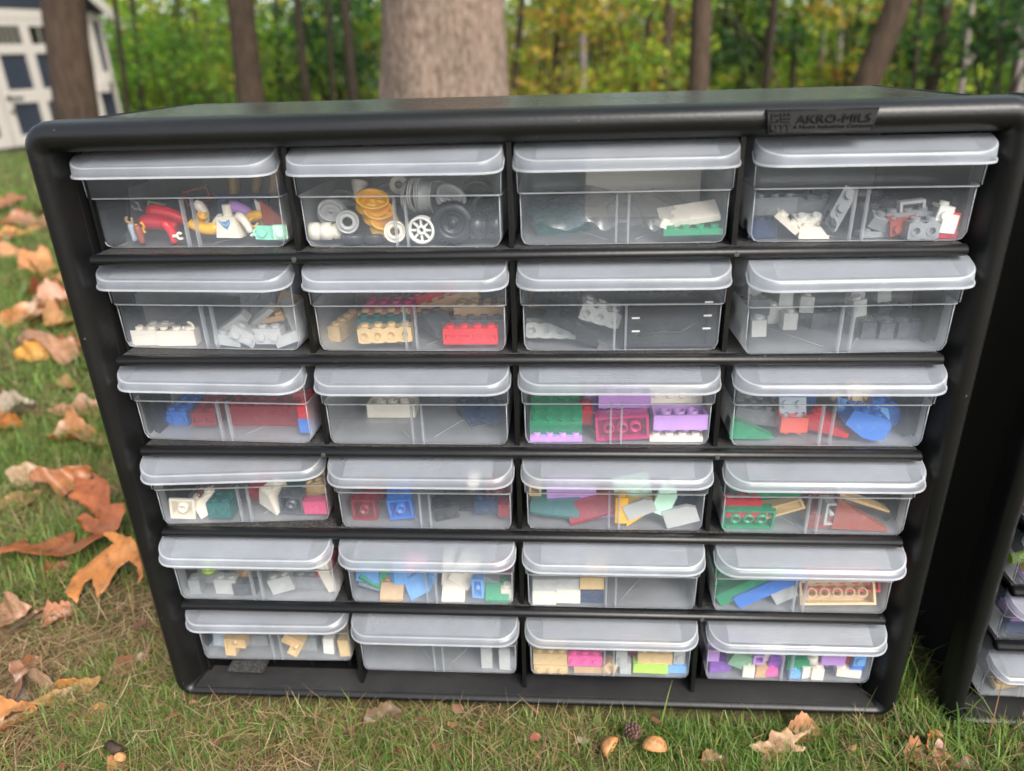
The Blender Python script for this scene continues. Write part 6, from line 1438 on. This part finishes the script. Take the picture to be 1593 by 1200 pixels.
for i in range(84):
    u = -60 + 1720 * ((i * .61803) % 1) + srng.normal(0, 12); Y = srng.uniform(13.0, 21)
    if u < 190: Y = srng.uniform(16, 22)
    p = [.36, .40, .06, .18] if u < 560 else [.14, .38, .40, .08] if u < 1060 else [.34, .34, .12, .20]
    sapling(u, Y, int(srng.choice(4, p=p)), srng.uniform(.8, 1.25))
for u, Y, k, s_ in ((860, 8.5, 2, .8), (935, 9.5, 2, .9), (985, 9, 1, .8), (1570, 7.5, 3, .85), (1535, 8.5, 3, .8), (320, 12, 0, .8), (262, 12, 0, .9)):
    sapling(u, Y, k, s_)
TRK = [(118, 'trunk before the shed'), (240, 'dim trunk by the shed'), (388, 'reddish brown trunk'), (476, 'first slim dark trunk'), (517, 'very thin dark trunk'), (549, 'slim trunk by the pale one'), (694, 'massive pale trunk'), (799, 'thin trunk by the pale one'),
       (842, 'dim trunk by the grey one'), (907, 'lone grey trunk'), (982, 'dim trunk among yellow leaves'), (1032, 'slender brown trunk'), (1086, 'straight grey brown trunk'), (1190, 'crooked trunk'), (1276, 'faint grey trunk'), (1345, 'stout leaning trunk'), (1449, 'slightly leaning trunk'), (1494, 'forked sapling'), (1583, 'grey edge trunk')]
seen = {}
for r_, k, u, Y in SAPL:
    t = min(TRK, key=lambda q: abs(q[0] - u)); side = 'left' if u < t[0] else 'right'; seen.setdefault((k, t[1], side), []).append((Y, r_))
for (k, t, side), rows in seen.items():
    rows.sort(key=lambda q: q[0])
    for i, (Y, r_) in enumerate(rows):
        rank = '' if len(rows) == 1 else ', nearest' if i == 0 else ', deepest' if i == len(rows) - 1 else ', %s deep' % ['next', 'second', 'third', 'fourth', 'fifth', 'sixth'][min(i - 1, 5)]
        r_['label'] = '%s %s of the %s%s' % (SKIND[k], side, t, rank)
def far_wood():
    n = 2300; ang = rng.uniform(-1.15, 1.15, n); d = rng.uniform(19, 42, n); x = d * np.sin(ang); y = d * np.cos(ang); z = -2.0 + rng.uniform(0, 1, n) ** 1.5 * 12
    c = np.stack([x, y, z], 1); VV, FF, CC2 = [], [], []; off = 0
    sel = rng.integers(0, 10, n)
    for k, pal in enumerate((PG, PY, PO, PD)):
        m = [(sel < 3), (sel >= 3) & (sel < 8), (sel == 8), (sel > 8)][k]
        V, F, cc = leaf_cloud(c[m], 46, .85, .26, pal, 400 + k); VV.append(V); FF.append(F + off); CC2.append(cc); off += len(V)
    tag(link('far_wood', np_mesh('far_wood', np.concatenate(VV), np.concatenate(FF), 'tree_leaf', np.concatenate(CC2))), kind='stuff')
far_wood()

# ------------------------------------------------------------------ shed
def shed():
    A = atY(0, 228, 8.6); Bc = atY(184, 173, 10.4); ex = Vector((Bc[0] - A[0], Bc[1] - A[1], 0)); Lw = ex.length; ex.normalize(); ey = Vector((-ex.y, ex.x, 0))   # ey: into the shed
    O = Vector((A[0], A[1], 0)); ang = math.atan2(ex.y, ex.x)
    def loc(u, v):                                           # photo point -> (s along the front, height)
        d = Vector(ray(u, v)); c0 = Vector(CAM); t = (O - c0).dot(ey) / d.dot(ey); p = c0 + d * t; return (p - O).dot(ex), p.z
    root = bpy.data.objects.new('shed', None); COL.objects.link(root); z0 = loc(20, 230)[1] - .02
    root.location = (O.x, O.y, z0); root.rotation_euler = (0, 0, ang)
    tag(root, 'navy blue garden shed with white double doors and white trim', 'shed')
    def px(u, v): s, z = loc(u, v); return s, z - z0
    sR, _ = px(184, 172); sL = -2.2 + 0; hW = px(146, 26)[1] + .05
    hH0, hH1 = px(40, 30)[1], px(40, 15)[1]
    b = MB(); b.box(sL, sR, .0, 2.6, .02, hW); b.build('wall', ['shed_blue'], root)
    b = MB()
    for k in range(9): b.box(sL + .02, sR - .02, -.012, -.001, hH1 + .02 + k * .11, hH1 + .12 + k * .11)
    b.build('gable_siding', ['shed_blue'], root)['kind'] = 'stuff'
    mid = (sL + sR) / 2; rise = (sR - sL) / 2 * .62
    b = MB(); b.prism([(sL, hW), (sR, hW), (mid, hW + rise)], -.0005, 2.6, 0, 'y'); b.build('gable', ['shed_blue'], root)
    e0 = px(147, 24); p0 = px(116, -4); sl_ = (p0[1] - e0[1]) / (p0[0] - e0[0]) if abs(p0[0] - e0[0]) > .01 else -.62; sl_ = min(-.45, max(-.9, sl_))
    xe, ze = e0; zr = ze + (xe - mid) * -sl_
    for sx in (1, -1):
        xo = xe if sx > 0 else 2 * mid - xe
        b = MB(); b.prism([(xo, ze), (mid, zr), (mid, zr + .05), (xo, ze + .05)], -.30, 2.75, 0, 'y'); b.build('roof', ['shed_roof'], root)
        b = MB(); b.prism([(xo, ze - .09), (mid, zr - .09), (mid, zr + .06), (xo, ze + .06)], -.33, -.301, 0, 'y'); b.build('fascia', ['shed_white'], root)
    def board(u0, v0, u1, v1, nm, d=.03, m='shed_white', par=root, proud=0):
        s0, za = px(u0, v0); s1, zb = px(u1, v1); b = MB(); b.box(min(s0, s1), max(s0, s1), -d - proud, -.001 - proud, min(za, zb), max(za, zb)); return b.build(nm, [m], par)
    sc0, sc1 = px(151, 60)[0], sR + .01
    b = MB(); b.box(px(152, 40)[0], sR + .012, -.045, -.001, 0, hW); b.build('corner_board', ['shed_white'], root)
    b = MB(); b.box(sL, px(128, 30)[0] + .22, -.034, -.001, hH0, hH1); b.build('header_trim', ['shed_white'], root)
    # right door leaf: four panels, two barred lights, stiles and rails
    dl, dr = px(-13, 110)[0], px(132, 60)[0]; dtop = px(40, 31)[1]
    rails = [(px(40, 41)[1], dtop), (px(40, 84)[1], px(40, 69)[1]), (px(40, 160)[1], px(40, 139)[1]), (.03, .15)]
    sw = abs(px(20, 166)[0] - px(6, 166)[0]); m0 = px(37, 60)[0]
    def leaf(x0, x1, xm, hand):
        d = bpy.data.objects.new('door', None); COL.objects.link(d); d.parent = root
        b = MB(); b.box(x0, x1, -.018, -.001, .03, dtop); b.build('door_panel', ['shed_blue'], d)
        for xa in (x0, xm - sw / 2, x1 - sw):
            b = MB(); b.box(xa, xa + sw, -.046, -.0185, .03, dtop); b.build('stile', ['shed_white'], d)
        for za, zb in rails:
            for xa, xb in ((x0 + sw, xm - sw / 2), (xm + sw / 2, x1 - sw)):
                b = MB(); b.box(xa, xb, -.044, -.0185, min(za, zb), max(za, zb)); b.build('rail', ['shed_white'], d)
        g0, g1 = rails[1][1], rails[0][0]
        for xa, xb in ((x0 + sw, xm - sw / 2), (xm + sw / 2, x1 - sw)):
            b = MB(); b.box(xa, xb, -.024, -.0185, min(g0, g1), max(g0, g1)); b.build('window_pane', ['shed_glass_dark'], d)
            for q in range(1, 5):
                xc = xa + (xb - xa) * q / 5; b = MB(); b.box(xc - .010, xc + .010, -.036, -.0245, min(g0, g1), max(g0, g1)); b.build('window_bar', ['grille_grey'], d)
        if hand:
            hs_, hz = px(9, 153); b = MB(); b.tube([(hs_, -.05, hz), (hs_, -.09, hz), (hs_ + .16, -.09, hz - .005)], .014, 8); b.cyl((hs_, -.046, hz), .03, -.012, 'y', 12); b.cyl((hs_, -.046, hz - .16), .025, -.012, 'y', 12); b.build('handle', ['dark_metal'], d)
    solid('grille_grey', (.22, .21, .19), .5)
    leaf(dl, dr, m0, True); leaf(dl - (dr - dl) - .02, dl - .02, dl - (m0 - dl) - .02, False)
    b = MB(); b.box(px(133, 60)[0], px(146, 60)[0], -.04, -.001, px(150, 140)[1] - .02, hH0 - .002); b.build('door_trim', ['shed_white'], root)
    board(144, 127, 163, 143, 'bracket', .11); board(152, 112, 168, 128, 'ledge', .075, proud=.0)
    q = px(122, 100)
    b = MB(); b.box(sL - .02, sR + .02, -.02, 2.62, -.6, .019); b.build('foundation', ['shed_roof'], root)
shed()
